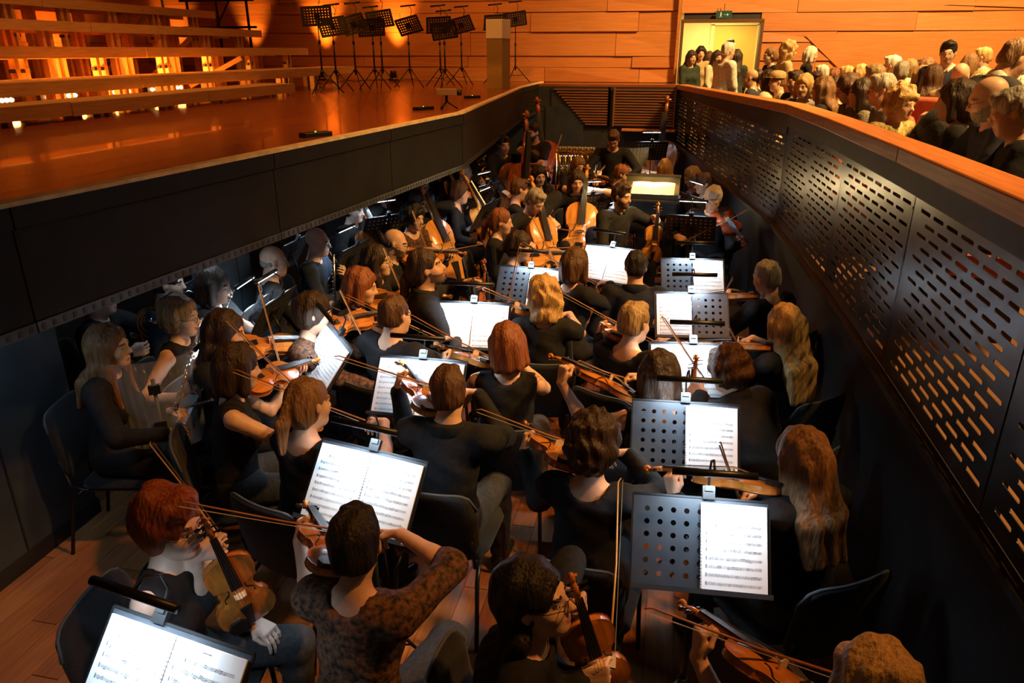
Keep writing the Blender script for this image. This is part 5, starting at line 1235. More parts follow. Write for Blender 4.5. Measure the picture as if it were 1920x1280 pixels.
# strips of warm lamps on the stage floor behind the risers
M_BULB = mat('warm_bulb', (1.0, 0.8, 0.5), 0.4, emit=(1.0, 0.56, 0.20), estr=14.0)
b = MB(); b.lathe([(0.0001, 0.022), (0.016, 0.016), (0.022, 0.0), (0.022, -0.01)], 10, Matrix.Rotation(math.pi / 2, 4, 'Y')); BULBME = b.mesh('bulb', True); BULBME.materials.append(M_BULB)
for k, (pa, pb) in enumerate((((-20, 192), (25, 189)), ((82, 184), (146, 181)), ((200, 178), (245, 177)), ((281, 172), (342, 168)))):
    A = at(*pa, ZS + 0.07); B_ = at(*pb, ZS + 0.07); A[0] = B_[0] = min(A[0], -6.55); A = atx(*pa, -6.75); B_ = atx(*pb, -6.75); A[2] = B_[2] = ZS + 0.09
    e = empty('floor_light_bar', tuple((A + B_) / 2 - A3(0, 0, 0.09))); d = B_ - A; L = float(np.linalg.norm(d))
    tag(e, 'floor light bar with a row of glowing warm bulbs under the risers', 'light bar', 'glowing floor light bars under the risers')
    e.rotation_euler = (0, 0, math.atan2(d[1], d[0]) - math.pi / 2)
    b = MB(); b.box((-0.03, 0, 0.06), (0.06, L + 0.08, 0.10)); b.build('housing', M_METAL, e)
    nb = max(5, int(L / 0.085))
    for q in range(nb):
        o = bpy.data.objects.new('bulb', BULBME); COL.objects.link(o); o.parent = e; o.location = (0.012, -L / 2 + L * (q + 0.5) / nb, 0.075)
    light('bar_light', 'AREA', (A[0] + 0.06, (A[1] + B_[1]) / 2, ZS + 0.12), (A[0] + 2.0, (A[1] + B_[1]) / 2, ZS + 0.75), 34, AMBER, size=L, sizey=0.06)
# uplights at the back wall
for k, (px, pw) in enumerate(((603, 620), (738, 480), (470, 200), (330, 200))):
    p = aty(px, 150, YB - 0.22); e = empty('wall_uplight', (p[0], p[1], ZS)); tag(e, 'small black floor uplight washing the orange stage wall', 'uplight', 'uplights along the stage wall')
    b = MB(); b.lathe([(0.06, 0.0), (0.06, 0.12), (0.05, 0.13)], 16, Matrix.Translation((0, 0, 0.06)), True); b.build('lamp_head', M_METAL, e, True)
    b = MB(); b.box((0, 0, 0.02), (0.16, 0.12, 0.03)); b.bar((-0.075, 0, 0.03), (-0.075, 0, 0.13), 0.01); b.bar((0.075, 0, 0.03), (0.075, 0, 0.13), 0.01); b.build('yoke', M_METAL, e)
    light('uplight', 'SPOT', (p[0], p[1] + 0.04, ZS + 0.21), (p[0], p[1] + 0.30, ZS + 1.5), pw, (1.0, 0.36, 0.05), size=0.05, angle=50, blend=1.0)
for k, y in enumerate((6.5, 9.0, 11.5)):
    e = empty('wall_uplight', (-9.85, y, ZS)); tag(e, 'small black floor uplight washing the wall behind the risers', 'uplight', 'uplights behind the risers')
    b = MB(); b.lathe([(0.06, 0.0), (0.06, 0.12), (0.05, 0.13)], 16, Matrix.Translation((0, 0, 0.06)), True); b.build('lamp_head', M_METAL, e, True)
    b = MB(); b.box((0, 0, 0.02), (0.16, 0.12, 0.03)); b.build('yoke', M_METAL, e)
    light('uplight', 'SPOT', (-9.85, y, ZS + 0.21), (-10.25, y, ZS + 1.4), 150, AMBER, size=0.05, angle=125, blend=1.0)
# music stands left on the stage
SS = [(603, 30, 176), (630, 50, 172), (668, 46, 170), (700, 52, 168), (716, 36, 166), (768, 48, 165), (822, 47, 163), (832, 58, 166), (864, 47, 160), (925, 42, 158), (962, 36, 156)]
for k, (px, py, fy_) in enumerate(SS):
    p = at(px + 4, fy_, ZS); d = float(p[1]); zd = aty(px, py, d)[2] - ZS
    music_stand((p[0], p[1]), 150 + 15 * (k % 3), 'black perforated music stand standing unused on the stage', None, 0, tilt=28, zc=min(zd, 1.25), zb=ZS, dsc=0.78, roll=-4 - 5 * (k % 3), group='unused music stands on the stage')
    # bare lamp on top
    l = empty('stand_lamp', (p[0], p[1], ZS + min(zd, 1.25) + 0.27)); tag(l, 'unlit clip lamp on an unused stage music stand', 'lamp', 'unlit lamps on the stage stands')
    b = MB(); b.tube([(-0.12, 0, 0), (0.12, 0, 0.02)], 0.012, 8); b.build('lamp_bar', M_METAL, l, True)
    b = MB(); b.tube([(0.02, 0, 0), (0.05, 0.02, -0.05), (0.03, 0.02, -0.13)], 0.005, 6); b.build('gooseneck', M_METAL, l, True)
# monitor pillar
p = at(935, 166, ZS); e = empty('monitor_pillar', (p[0], p[1], ZS), rad(-12)); tag(e, 'tall olive pillar with white monitor housing at the stage corner', 'pillar')
b = MB(); b.box((0, 0, 0.36), (0.26, 0.30, 0.72)); o = b.build('pedestal', mat('olive_paint', (0.30, 0.20, 0.06), 0.6), e); bevelmod(o)
b = MB(); b.box((0.0, 0, 0.855), (0.27, 0.31, 0.27)); o = b.build('monitor_housing', mat('offwhite_paint', (0.82, 0.76, 0.64), 0.5), e); bevelmod(o)
b = MB(); b.box((-0.137, -0.0, 0.855), (0.006, 0.24, 0.20)); b.build('screen', mat('screen_glow', (0.1, 0.3, 0.3), 0.3, emit=(0.35, 0.75, 0.72), estr=1.2), e)
b = MB(); b.tube([(-0.13, 0.1, 0.5), (-0.22, 0.12, 0.42), (-0.22, 0.12, 0.35), (-0.13, 0.1, 0.30)], 0.03, 8); b.build('cable_coil', M_METAL, e, True)
# little camera on a floor tripod at the stage edge
p = at(838, 206, ZS); e = empty('video_camera', (p[0], p[1], ZS), rad(20)); tag(e, 'pale compact camera on a tiny tripod at the stage edge', 'camera')
b = MB(); b.box((0, 0, 0.17), (0.20, 0.07, 0.06)); o = b.build('camera_body', mat('camera_shell', (0.55, 0.36, 0.2), 0.4), e); bevelmod(o)
b = MB(); b.tube([(0.10, 0, 0.165), (0.15, 0, 0.155)], 0.026, 12); b.build('lens', M_METAL, e, True)
b = MB(); b.tube([(0, 0, 0.14), (0, 0, 0.07)], 0.015, 8); b.build('ball_head', M_METAL, e, True)
for k in range(3): b = MB(); a = k * 2.094; b.tube([(0, 0, 0.08), (0.11 * math.cos(a), 0.11 * math.sin(a), 0.01)], 0.008, 6); b.build('leg', M_METAL, e, True)
for k, (px, py) in enumerate(((605, 256), (803, 206), (893, 184))):
    p = at(px, py, ZS); e = empty('floor_box', (p[0] - 0.05, p[1], ZS), rad(60)); tag(e, 'small black stage box with a green indicator light', 'floor box', 'green-lit boxes along the stage edge')
    b = MB(); b.prism([(-0.11, -0.04), (0.11, -0.04), (0.11, 0.04), (-0.11, 0.04)], 0, 0.03); o = b.build('case', M_METAL, e); bevelmod(o)
    b = MB(); b.lathe([(0.0001, 0.006), (0.005, 0.004), (0.006, 0)], 8, Matrix.Translation((0, 0, 0.03))); b.build('indicator', mat('green_led', (0.1, 0.8, 0.1), 0.3, emit=(0.2, 1.0, 0.1), estr=2.0), e)
# scaffold by the stage wall
p = atx(505, 60, -8.6); e = empty('scaffold_tower', (-8.3, 13.3, ZS)); tag(e, 'black steel pipe scaffold standing beside the risers', 'scaffold')
for x in (-0.6, 0.0, 0.6):
    b = MB(); b.tube([(x, 0, 0), (x, 0, 3.2)], 0.025, 8); b.build('upright', M_METAL, e, True)
for z in (0.5, 0.95, 1.4, 1.9): b = MB(); b.tube([(-0.75, 0, z), (0.75, 0, z)], 0.02, 8); b.build('rung', M_METAL, e, True)
b = MB(); b.tube([(-0.6, 0.03, 0.2), (0.6, 0.03, 1.9)], 0.018, 8); b.build('diagonal', M_METAL, e, True)
# ------------------------------------------------------------------ musicians
def place_at_pixel(g, px, py, hdg, zf=0.0):
    """root position so that the head centre lies on the pixel's ray, feet on the floor zf"""
    p = at(px, py, zf + g.head[2]); a = rad(hdg); hx, hy = g.head[0], g.head[1]
    wx = hx * math.cos(a) + hy * math.sin(a); wy = -hx * math.sin(a) + hy * math.cos(a)
    return p[0] - wx, p[1] - wy
VCOL = {'violin': 'violin', 'viola': 'viola', 'cello': 'cello', 'bass': 'double bass'}
FIGS = {}
def musician(key, px, py, hdg, desc, pose='violin', res=None, chair=True, col='orange', pale=False, **P):
    P.setdefault('seed', len(FIGS) + 1); P['pose'] = pose
    if pose == 'violin': P.setdefault('hyaw', -16); P.setdefault('hpitch', 12); P.setdefault('hroll', -6)
    g = skeleton(P); P['_g'] = g
    zf = P.get('zf', 0.0)
    x, y = place_at_pixel(g, px, py, hdg, zf); rz = -rad(hdg)
    Mi = (Matrix.Translation((x, y, zf)) @ Matrix.Rotation(rz, 4, 'Z')).inverted()
    P['tolocal'] = lambda q: A3(*(Mi @ Vector(at(*q))))
    inst = POSES[pose](g, P)
    if res is None: d = math.hypot(x, y); res = 'near' if d < 3.6 else ('mid' if d < 6.0 else 'far')
    body = make_person(P, (x, y, zf), rz, P.get('label', f'{desc}, {P.get("doing", "playing in the orchestra pit")}'), 'person', res)
    M = Matrix.Translation((x, y, zf)) @ Matrix.Rotation(rz, 4, 'Z')
    for k, kd, m in inst:
        if k == 'i': place_kit(kd, M @ m, f'{ {"orange":"orange-brown","brown":"dark brown","gold":"golden","red":"reddish"}[col]} {VCOL[kd]} held by the {desc}', col, VCOL[kd])
        elif k == 'b': place_bow(kd, M @ m, f'{"pale" if pale else "brown"} bow held by the {desc}', pale)
        elif k == 'flute': make_flute(M @ m, f'silver flute held to the lips of the {desc}')
        elif k == 'oboe': make_oboe(M @ m, f'black oboe with silver keys played by the {desc}')
    if chair and not P.get('stand'): place_chair(x, y, rz, f'black padded chair under the {desc}')
    FIGS[key] = (g, M, x, y)
    return body
F_ = dict(fem=True)
# --- front
musician('red', 322, 985, 80, 'woman with bouffant red hair', 'vlap', doing='in a ruffled sleeveless top, violin on her lap', fem=True, hair='bouffant', haircol='red', sleeve='none', glasses='gold', hpitch=4, hyaw=14, lean=10, pxv=((402, 1015, 1.12), (470, 1155, 0.70)), pxb=((424, 1018, 1.08), (282, 828, 1.40)), botmat=M_CHARC, watch='L', skin=2,
         tail=(-0.06, 0.44, 0.60), vdir=(0.10, -0.34, 0.9), vz=(0.8, 0.55, 0.1), ly=0.40, lhand='lap', bow=((0.10, 0.30, 0.93), (-0.35, -0.30, 0.75)), poleR=(0.6, -0.5, -0.7), col='orange', pale=True)
musician('lace', 668, 1022, 6, 'woman with short black hair and lace sleeves', doing='bowing with her right elbow raised', fem=True, hair='short', haircol='black', sleeve='elbow', topmat=M_LACE, bowpos=0.20, va=46, hpitch=14, botmat=M_CHARC, poleR=(1.0, -0.1, -0.15), bowlift=0.10, lean=4)
musician('front', 1003, 1122, 90, 'woman with long black hair and glasses looking up', 'vlap', doing='holding her bow upright', fem=True, hair='long', haircol='black', glasses='dark', hpitch=-12, hyaw=6, hairlen=0.44, neckline=0.02, tuck=True, pxv=((1072, 1090, 1.22), (1128, 1290, 0.72)), pxb=((1147, 1252, 0.88), (1164, 897, 1.55)),
         tail=(-0.02, 0.34, 0.66), vdir=(0.02, 0.05, 1), vz=(0.85, 0.45, 0.0), ly=0.37, bow=((0.24, 0.26, 0.70), (0.0, 0.02, 1.0)), col='orange', pale=True, poleR=(0.8, -0.6, -0.3))
musician('blond', 1642, 1300, 4, 'woman with curly blonde hair', doing='playing violin at the end of the back desk', fem=True, hair='wavy', haircol='blond', sleeve='short', bowpos=0.30, va=50, lean=5, droop=0.02, bowskew=0.55, col='orange')
musician('pony', 580, 758, 18, 'woman with a light brown ponytail and low-backed dress', fem=True, hair='pony', haircol='light', sleeve='none', lowback=True, bottom='skirt', skirt=0.8, neckline=0.06, hyaw=8, hpitch=8, bowpos=0.35)
musician('man', 842, 735, 2, 'young man with swept brown hair and black shirt', hair='short', haircol='brown', collar=True, va=40, droop=-0.12, bowpos=0.22, poleR=(0.8, -0.5, -0.9), hyaw=-8, botmat=M_CHARC)
musician('curly', 1116, 835, 8, 'woman with short dark curly hair', doing='seated beside the central stand in a skirt', fem=True, hair='curly', haircol='dark', bottom='skirt', skirt=0.55, bowpos=0.30, hyaw=10, neckline=0.03, knees=0.09)
musician('longh', 1502, 858, -32, 'woman with very long straight light brown hair', fem=True, hair='long', haircol='light', hairlen=0.38, va=44, bowpos=0.45, hyaw=-4, bowlift=0.5, botmat=M_CHARC)
musician('bob', 1237, 705, -22, 'woman with a dark rounded bob', doing='left arm raised to her scroll', fem=True, hair='bob', haircol='dark', sleeve='none', neckline=0.05, hyaw=35, hpitch=18, va=44, droop=-0.2, bowpos=0.28)
musician('curlyman', 1364, 695, -42, 'man with brown curly hair leaning far forward', pose='vlap', doing='towards the music', hair='curly', haircol='brown', lean=42, hpitch=22, glasses='dark', collar=True, bow=((0.10, 0.52, 0.80), (-0.55, 0.1, 0.75)), build=1.12, tail=(-0.18, 0.40, 0.62))
musician('redbob', 952, 648, -6, 'woman with shoulder-length auburn hair', fem=True, hair='bob', haircol='auburn', sleeve='none', va=46, bowpos=0.22, hyaw=-4, bowlift=0.25, botmat=M_CHARC, poleR=(0.9, -0.3, -0.8), build=1.1)
musician('wavy', 1022, 556, -6, 'woman with wavy golden hair', fem=True, hair='wavy', haircol='blond', sleeve='short', va=44, bowpos=0.42, hyaw=4, poleR=(0.8, -0.2, -0.9), build=1.05)
musician('ash', 1190, 606, 26, 'woman with short streaked ash-blond hair', fem=True, hair='short', haircol='ash', sleeve='long', hyaw=12, neckline=0.05, bowpos=0.3)
musician('halfup', 1470, 610, -40, 'woman with long golden hair tied half up', fem=True, hair='long', haircol='blond', hairlen=0.42, va=40, bowpos=0.36, sleeve='short', hyaw=6)
musician('greyman', 1437, 520, -46, 'man with short grey hair by the pit wall', hair='buzz', haircol='grey', va=42, bowpos=0.35, bowskew=-0.1, hyaw=6)
musician('brownbob', 1080, 497, 30, 'woman with a straight brown bob', fem=True, hair='bob', haircol='brown', bowpos=0.30, hyaw=6, poleR=(0.8, -0.3, -0.9))
musician('darkman', 1192, 502, -4, 'man with thick black hair bending to his stand', 'rest', doing='seen from behind', hair='short', haircol='black', lean=20, hpitch=18, collar=True)
# --- left desks
musician('wom', 447, 690, 58, 'woman with a dark bob and bare shoulders', fem=True, hair='bob', haircol='dark', sleeve='none', bowpos=0.30, poleR=(0.8, -0.3, -0.8), va=40, botmat=M_CHARC)
musician('darklong', 424, 622, 88, 'woman with long dark hair in profile', fem=True, hair='long', haircol='dark', bowpos=0.32, bowlift=0.3, col='orange', hairlen=0.38)
musician('lacewoman', 590, 588, 84, 'woman with dark pinned hair, glasses and lace top', fem=True, hair='updo', haircol='dark', glasses='dark', topmat=M_LACE, bowpos=0.52, bowlift=0.35, hyaw=-20, droop=-0.03, botmat=M_NAVY)
musician('buzz', 742, 592, 22, 'man with cropped brown hair', hair='buzz', haircol='brown', bowpos=0.40, hyaw=6, poleR=(0.8, -0.3, -0.9), col='brown', build=1.08)
musician('viola1', 678, 537, 92, 'woman with reddish-brown hair and gold bracelet', fem=True, hair='bob', haircol='auburn', sleeve='short', inst='viola', bowpos=0.25, watch='R', col='gold')
musician('specs', 708, 490, 96, 'woman with long wavy brown hair and glasses', 'vlap', doing='viola resting on her knee', fem=True, hair='long', haircol='dark', glasses='dark', inst='viola', hairfront=True, hpitch=0, bow=((0.16, 0.40, 0.82), (-0.35, 0.35, 0.8)), tail=(0.02, 0.46, 0.58), hyaw=-10)
musician('smile', 800, 502, 66, 'smiling man with dark hair tied back and short beard', 'vlap', doing='gazing up towards the hall', hair='pony', haircol='dark', beard=True, hpitch=-12, hyaw=6, scale=1.10, collar=True, skin=1, bow=((0.18, 0.50, 0.72), (0.05, 0.2, 0.95)), tail=(-0.12, 0.42, 0.60), inst='viola', build=1.08, col='brown')
musician('baldspecs', 742, 457, 88, 'bald bearded man with glasses', hair='fringe', haircol='dark', beard=True, glasses='dark', inst='viola', bowpos=0.30, bowlift=0.35, hyaw=-8)
musician('cellowoman', 776, 408, 112, 'woman with short dark curly hair and lace neckline', 'rest', doing='listening behind the cellos', fem=True, hair='curly', haircol='black', neckline=0.06, topmat=M_LACE)
musician('cello1', 785, 380, 112, 'bearded man behind the large cello', 'cello', hair='short', haircol='dark', beard=True, col='gold', hpitch=16, tail=(0.12, 0.66, 0.34), vdir=(-0.10, -0.50, 0.86), bowpos=0.20)
musician('leftcello', 664, 394, 96, 'pale player half hidden by the stage front', 'cello', hair='short', haircol='dark', col='brown', skin=2)
musician('suitcello', 862, 362, 82, 'woman in a black suit with hair pinned up', 'cello', fem=True, hair='updo', haircol='brown', neckline=0.09, col='gold', bow=False, tail=(0.05, 0.56, 0.32))
# --- woodwind and brass under the stage
musician('flute1', 404, 536, 82, 'woman with glasses and dark wavy hair', 'flute', doing='playing flute under the stage', fem=True, hair='bob', haircol='dark', glasses='dark', sleeve='short', skin=2, fl=-0.45)
musician('flute2', 340, 594, 80, 'woman with short fair hair and glasses', 'flute', doing='playing flute beside the pillar', fem=True, hair='updo', haircol='ash', glasses='dark', sleeve='none', skin=2, fl=-0.5, hpitch=4)
musician('flutelong', 206, 650, 76, 'woman with long tousled fair hair', 'custom', doing='holding a flute across her lap', fem=True, hair='long', haircol='light', hairfront=True, hpitch=2, skin=2,
         hL=((-0.05, 0.34, 0.78), (-0.8, -0.2, -0.5), (0.3, 0.9, 0.1), (0.4, 0, -0.8), 0.7), hR=((0.16, 0.40, 0.74), (0.8, -0.3, -0.5), (-0.2, 0.95, 0.1), (-0.3, 0, -0.8), 0.7))
musician('horn', 188, 556, 70, 'dim figure behind the french horn', 'custom', doing='in shadow under the stage', hair='short', haircol='dark', skin=2, hL=((-0.10, 0.40, 0.98), (-0.8, 0, -0.6), (0.5, 0.7, 0.2), (0.5, 0.2, -0.5), 0.6), hR=((0.16, 0.28, 0.85), (0.8, -0.3, -0.5), (-0.2, 0.9, 0.1), (-0.6, 0, 0), 0.5))
musician('bassoon', 316, 530, 70, 'dim figure with a bassoon', 'custom', doing='in shadow under the stage', hair='short', haircol='dark', topmat=M_NAVY, hL=((-0.06, 0.34, 0.95), (-0.8, 0, -0.6), (0.5, 0.7, 0.2), (0.5, 0.2, -0.5), 0.6), hR=((0.16, 0.28, 0.72), (0.8, -0.3, -0.5), (-0.2, 0.9, 0.1), (-0.6, 0, 0), 0.5))
musician('oboe', 596, 454, 80, 'bald man with a dark shirt', 'reed', doing='playing oboe under the stage', hair='bald', haircol='grey', skin=2, topmat=M_NAVY)
musician('bald2', 514, 490, 52, 'bald man turned away from the pillar', 'custom', doing='holding a flute upright', hair='fringe', haircol='grey', skin=0, hL=((-0.12, 0.30, 0.66), (-0.7, -0.5, -0.3), (0.3, 0.9, -0.2), (0, 0, -1), 0.4), hR=((0.20, 0.42, 0.80), (0.8, -0.3, -0.5), (-0.1, 0.9, 0.3), (-0.9, 0, 0), 0.85))
musician('trumpet', 720, 360, 84, 'bearded man with cropped hair', 'custom', doing='resting his trumpet on his knee', hair='buzz', haircol='dark', beard=True, skin=2, hL=((-0.12, 0.30, 0.66), (-0.7, -0.5, -0.3), (0.3, 0.9, -0.2), (0, 0, -1), 0.4), hR=((0.16, 0.40, 0.72), (0.8, -0.3, -0.5), (-0.1, 0.9, 0.3), (-0.9, 0, 0), 0.85))
musician('rowman', 790, 345, 112, 'man with a high forehead near the stage edge', 'rest', doing='reading his music', hair='buzz', haircol='dark', skin=2)
musician('trombone', 872, 322, 104, 'bald man with a trombone', 'custom', doing='waiting to play', hair='bald', haircol='grey', skin=1, hL=((-0.05, 0.30, 1.05), (-0.8, -0.2, -0.5), (0.2, 0.8, 0.4), (0.7, 0, -0.3), 0.8), hR=((0.14, 0.34, 0.95), (0.8, -0.3, -0.5), (-0.2, 0.9, 0.2), (-0.7, 0, -0.3), 0.8))
musician('raised', 822, 314, 100, 'dim player with one hand raised', 'cello', doing='at the far end under the stage', hair='short', haircol='dark', col='brown', bow=False)
# --- centre and far desks
musician('ponyv', 975, 462, 96, 'woman with dark hair drawn into a ponytail', fem=True, hair='pony', haircol='dark', inst='viola', bowpos=0.3, col='gold', droop=0.04)
musician('pony3', 940, 416, 84, 'woman with a reddish ponytail and earring', 'rest', doing='in profile behind a stand', fem=True, hair='pony', haircol='auburn')
musician('updo', 975, 356, 84, 'woman with cropped brown hair and bare neckline', fem=True, hair='short', haircol='brown', neckline=0.09, bowpos=0.3, sleeve='short', va=52)
musician('oldcello', 1004, 377, 124, 'grey-haired man bent over his cello', 'cello', hair='short', haircol='grey', lean=16, hpitch=34, col='gold', scale=1.04)
musician('womancello', 1082, 341, 166, 'woman with short brown hair facing the audience side', 'cello', doing='playing cello', fem=True, hair='bob', haircol='dark', sleeve='short', col='gold', scale=1.05)
musician('violaman', 1166, 368, 138, 'dark-haired man with stubble beside the conductor desk', 'vlap', doing='viola on his knee', hair='short', haircol='dark', beard=True, inst='viola', col='gold', scale=1.05, collar=True, tail=(-0.14, 0.44, 0.56), hyaw=-16, bow=((0.24, 0.46, 0.56), (-0.2, 0.7, -0.25)), skin=1)
musician('oldviola', 1337, 373, 196, 'elderly white-haired man', doing='playing viola by the pit wall', hair='short', haircol='white', inst='viola', scale=1.05, droop=0.35, col='red', bowpos=0.5, hpitch=22, skin=1)
musician('blondv', 1297, 332, -116, 'woman with a golden bob and open neckline', 'rest', doing='looking down at her stand', fem=True, hair='bob', haircol='ash', neckline=0.10, hpitch=24)
musician('browns', 1318, 344, -120, 'man with neat brown hair', 'rest', doing='seated beside the pit wall', hair='short', haircol='brown')
musician('blondback', 1246, 316, -20, 'woman with long pale blonde hair', 'rest', doing='seen from behind near the timpani', fem=True, hair='long', haircol='blond', hairlen=0.36)
musician('specsman', 1166, 327, 92, 'man with glasses and reddish cropped hair', 'rest', doing='looking down behind the desk', hair='buzz', haircol='auburn', glasses='dark', hpitch=16)
musician('specswoman', 1174, 304, 88, 'woman with dark hair, glasses and bare arms', 'rest', doing='seated before the timpani', fem=True, hair='updo', haircol='dark', glasses='dark', sleeve='none')
musician('viola2', 1084, 312, 158, 'woman with tied fair hair', doing='playing viola before the chimes', fem=True, hair='updo', haircol='light', inst='viola', sleeve='short', col='brown', bowpos=0.45)
musician('pale', 1011, 330, 148, 'pale woman with long centre-parted dark hair', 'rest', doing='facing the stands', fem=True, hair='long', haircol='black', skin=2, hairfront=True, neckline=0.05)
musician('bowup', 1001, 298, 140, 'woman with a brown bob and short sleeves', doing='bowing high', fem=True, hair='bob', haircol='brown', sleeve='short', bowpos=0.15, bowlift=0.5, col='red')
musician('bassist', 1000, 248, 186, 'standing man with black beard', 'custom', doing='arms folded by his double bass', stand=True, hair='short', haircol='black', beard='full', sleeve='short', skin=1, hyaw=24, hL=((0.10, 0.24, 1.18), (-0.8, 0.2, -0.6), (0.95, 0.1, 0), (0, -0.8, 0), 0.3), hR=((-0.10, 0.26, 1.15), (0.8, 0.2, -0.6), (-0.95, 0.1, 0), (0, -0.8, 0), 0.3))
musician('bassdark', 944, 272, 140, 'shadowed player standing behind a dark double bass', 'cello', doing='at the far end of the pit', stand=True, hair='short', haircol='black', inst='bass', col='brown', scale=0.97)
musician('perc', 1150, 262, 178, 'percussionist looking down', 'custom', doing='standing behind the timpani', stand=True, hair='short', haircol='brown', hpitch=34, lean=8, skin=1, hL=((-0.22, 0.42, 1.08), (-0.9, 0, -0.5), (0.2, 0.9, -0.2), (0, 0, -1), 0.8), hR=((0.22, 0.42, 1.05), (0.9, 0, -0.5), (-0.2, 0.9, -0.2), (0, 0, -1), 0.8))
# empty chairs in the foreground
p = at(625, 1285, 0.8); place_chair(p[0], p[1], -rad(4), 'empty black padded chair behind the woman with lace sleeves')
# wind instruments held away from the lips
def wpt(key, x, y, z): return FIGS[key][1] @ Vector((x, y, z))
def between(a, b_, up=(0, 0, 1)): return frame(A3(*a), A3(*(b_ - a)), A3(*up))
def fr2(key, o, d, up): g, M, _, _ = FIGS[key]; return M @ frame(A3(*o), A3(*d), A3(*up))
make_flute(fr2('flutelong', (-0.08, 0.42, 0.78), (0.35, 1.0, 0.42), (0, 0, 1)), 'silver flute lying across the lap of the woman with tousled fair hair')
make_horn(fr2('horn', (-0.02, 0.42, 0.98), (0.2, 0.5, 0.8), (1, 0.2, 0.3)), 'brass french horn shining in the dark under the stage')
make_bassoon(fr2('bassoon', (0.22, 0.20, 0.45), (-0.25, 0.25, 1), (0, -1, 0.2)), 'dark bassoon rising in the shadow under the stage')
make_flute(fr2('bald2', (0.17, 0.50, 0.62), (0.02, 0.05, 1), (0, -1, 0)), 'silver flute held upright by the bald man near the pillar', 0.62)
make_trumpet(fr2('trumpet', (0.14, 0.50, 0.62), (0.0, 0.05, 1), (0, -1, 0)), 'silver trumpet standing upright on a knee')
p = at(912, 322, 1.2); d_ = A3(0.12, -1, 0.05)
make_trombone(Matrix(frame(A3(*p) - nrm(d_) * 0.52, d_, A3(0.9, 0.1, 0.45))), 'brass trombone with its bell towards the chimes')
g, M, x, y = FIGS['bassist']; p = at(1036, 300, 1.0)
place_kit('bass', frame(A3(p[0] + 0.02, p[1] - 0.25, 0.22), A3(-0.16, 0.12, 1), A3(0.1, -1, 0.2)), 'reddish double bass leaning beside the standing bearded man', 'red', 'double bass')
p = at(1242, 300, 1.0); place_kit('bass', frame(A3(p[0], 12.6, 0.22), A3(0.03, 0.10, 1), A3(-0.3, -1, 0.2)), 'brown double bass leaning in the far corner of the pit', 'brown', 'double bass')

# ------------------------------------------------------------------ music stands in the pit
def pst(px, py, hdg, who, sheet='LR', lamp=1.0, zc=1.0, **k):
    p = at(px, py, zc); return music_stand((p[0], p[1]), hdg, f'black music stand {who}', sheet, lamp, zc=zc, who=who, **k)
pst(300, 1296, 6, 'before the empty chair in the left corner', tilt=40, zc=1.02, shsc=1.0, lampx=-0.08, roll=-3)
pst(680, 918, 6, 'shared by the ponytailed woman', tilt=38, roll=-3)
pst(784, 728, 0, 'before the young man with swept hair', tilt=38)
pst(884, 612, -4, 'before the woman with auburn hair', tilt=38)
pst(610, 672, 46, 'beside the lace-topped woman with glasses', tilt=36, shsc=0.94, roll=-4)
pst(990, 540, 2, 'before the woman with wavy golden hair', sheet='R', tilt=38)
pst(1138, 497, 20, 'before the man with thick black hair', tilt=36)
pst(1299, 522, -8, 'before the grey man by the wall', sheet='R', tilt=38)
pst(1297, 592, -8, 'before the half-up golden-haired woman', sheet='L', tilt=38)
pst(1300, 697, -6, 'before the curly man leaning forward', tilt=38)
pst(1284, 820, -4, 'before the woman with very long straight hair', sheet='R', tilt=38)
pst(1312, 1020, -4, 'before the long black-haired woman holding her bow up', sheet='R', tilt=38, lampx=0.03)
for (px, py, hd_, who, sh, lm, zc) in ((1105, 385, 150, 'before the cello-playing woman', 'LR', 0.8, 0.98), (1155, 425, 120, 'beside the stubbled viola player', 'LR', 0.7, 0.9), (1295, 428, 185, 'before the elderly viola player', 'LR', 0.9, 0.98), (1302, 388, -120, 'before the golden bob woman', 'LR', 0.8, 1.0),
                                      (722, 428, 130, 'before the woman with lace neckline', 'LR', 0.9, 1.0), (908, 366, 110, 'before the trombone player', 'LR', 0.8, 1.0), (910, 402, 100, 'beside the suited woman', 'LR', 0.8, 1.02), (1220, 283, 170, 'behind the timpani', 'LR', 0.8, 1.25), (1068, 328, 160, 'before the woman bowing high', 'LR', 0.7, 1.0),
                                      (655, 488, 95, 'before the bald oboe player', 'LR', 1.0, 0.98), (545, 478, 90, 'beyond the bald flute holder', 'LR', 1.0, 0.98), (510, 590, 88, 'before the dark-haired flute player', 'LR', 1.0, 0.95), (322, 575, 84, 'before the bassoon player', 'LR', 0.8, 1.0), (470, 600, 84, 'before the long-haired profile woman', 'LR', 0.9, 0.9), (400, 720, 78, 'before the tousled fair-haired woman', 'LR', 0.9, 0.80), (805, 308, 110, 'by the stage edge at the far end', 'LR', 0.6, 1.1), (860, 388, 95, 'behind the leaning cello', 'LR', 0.5, 0.9)):
    pst(px, py, hd_, who, sh, lm, zc, tilt=30)

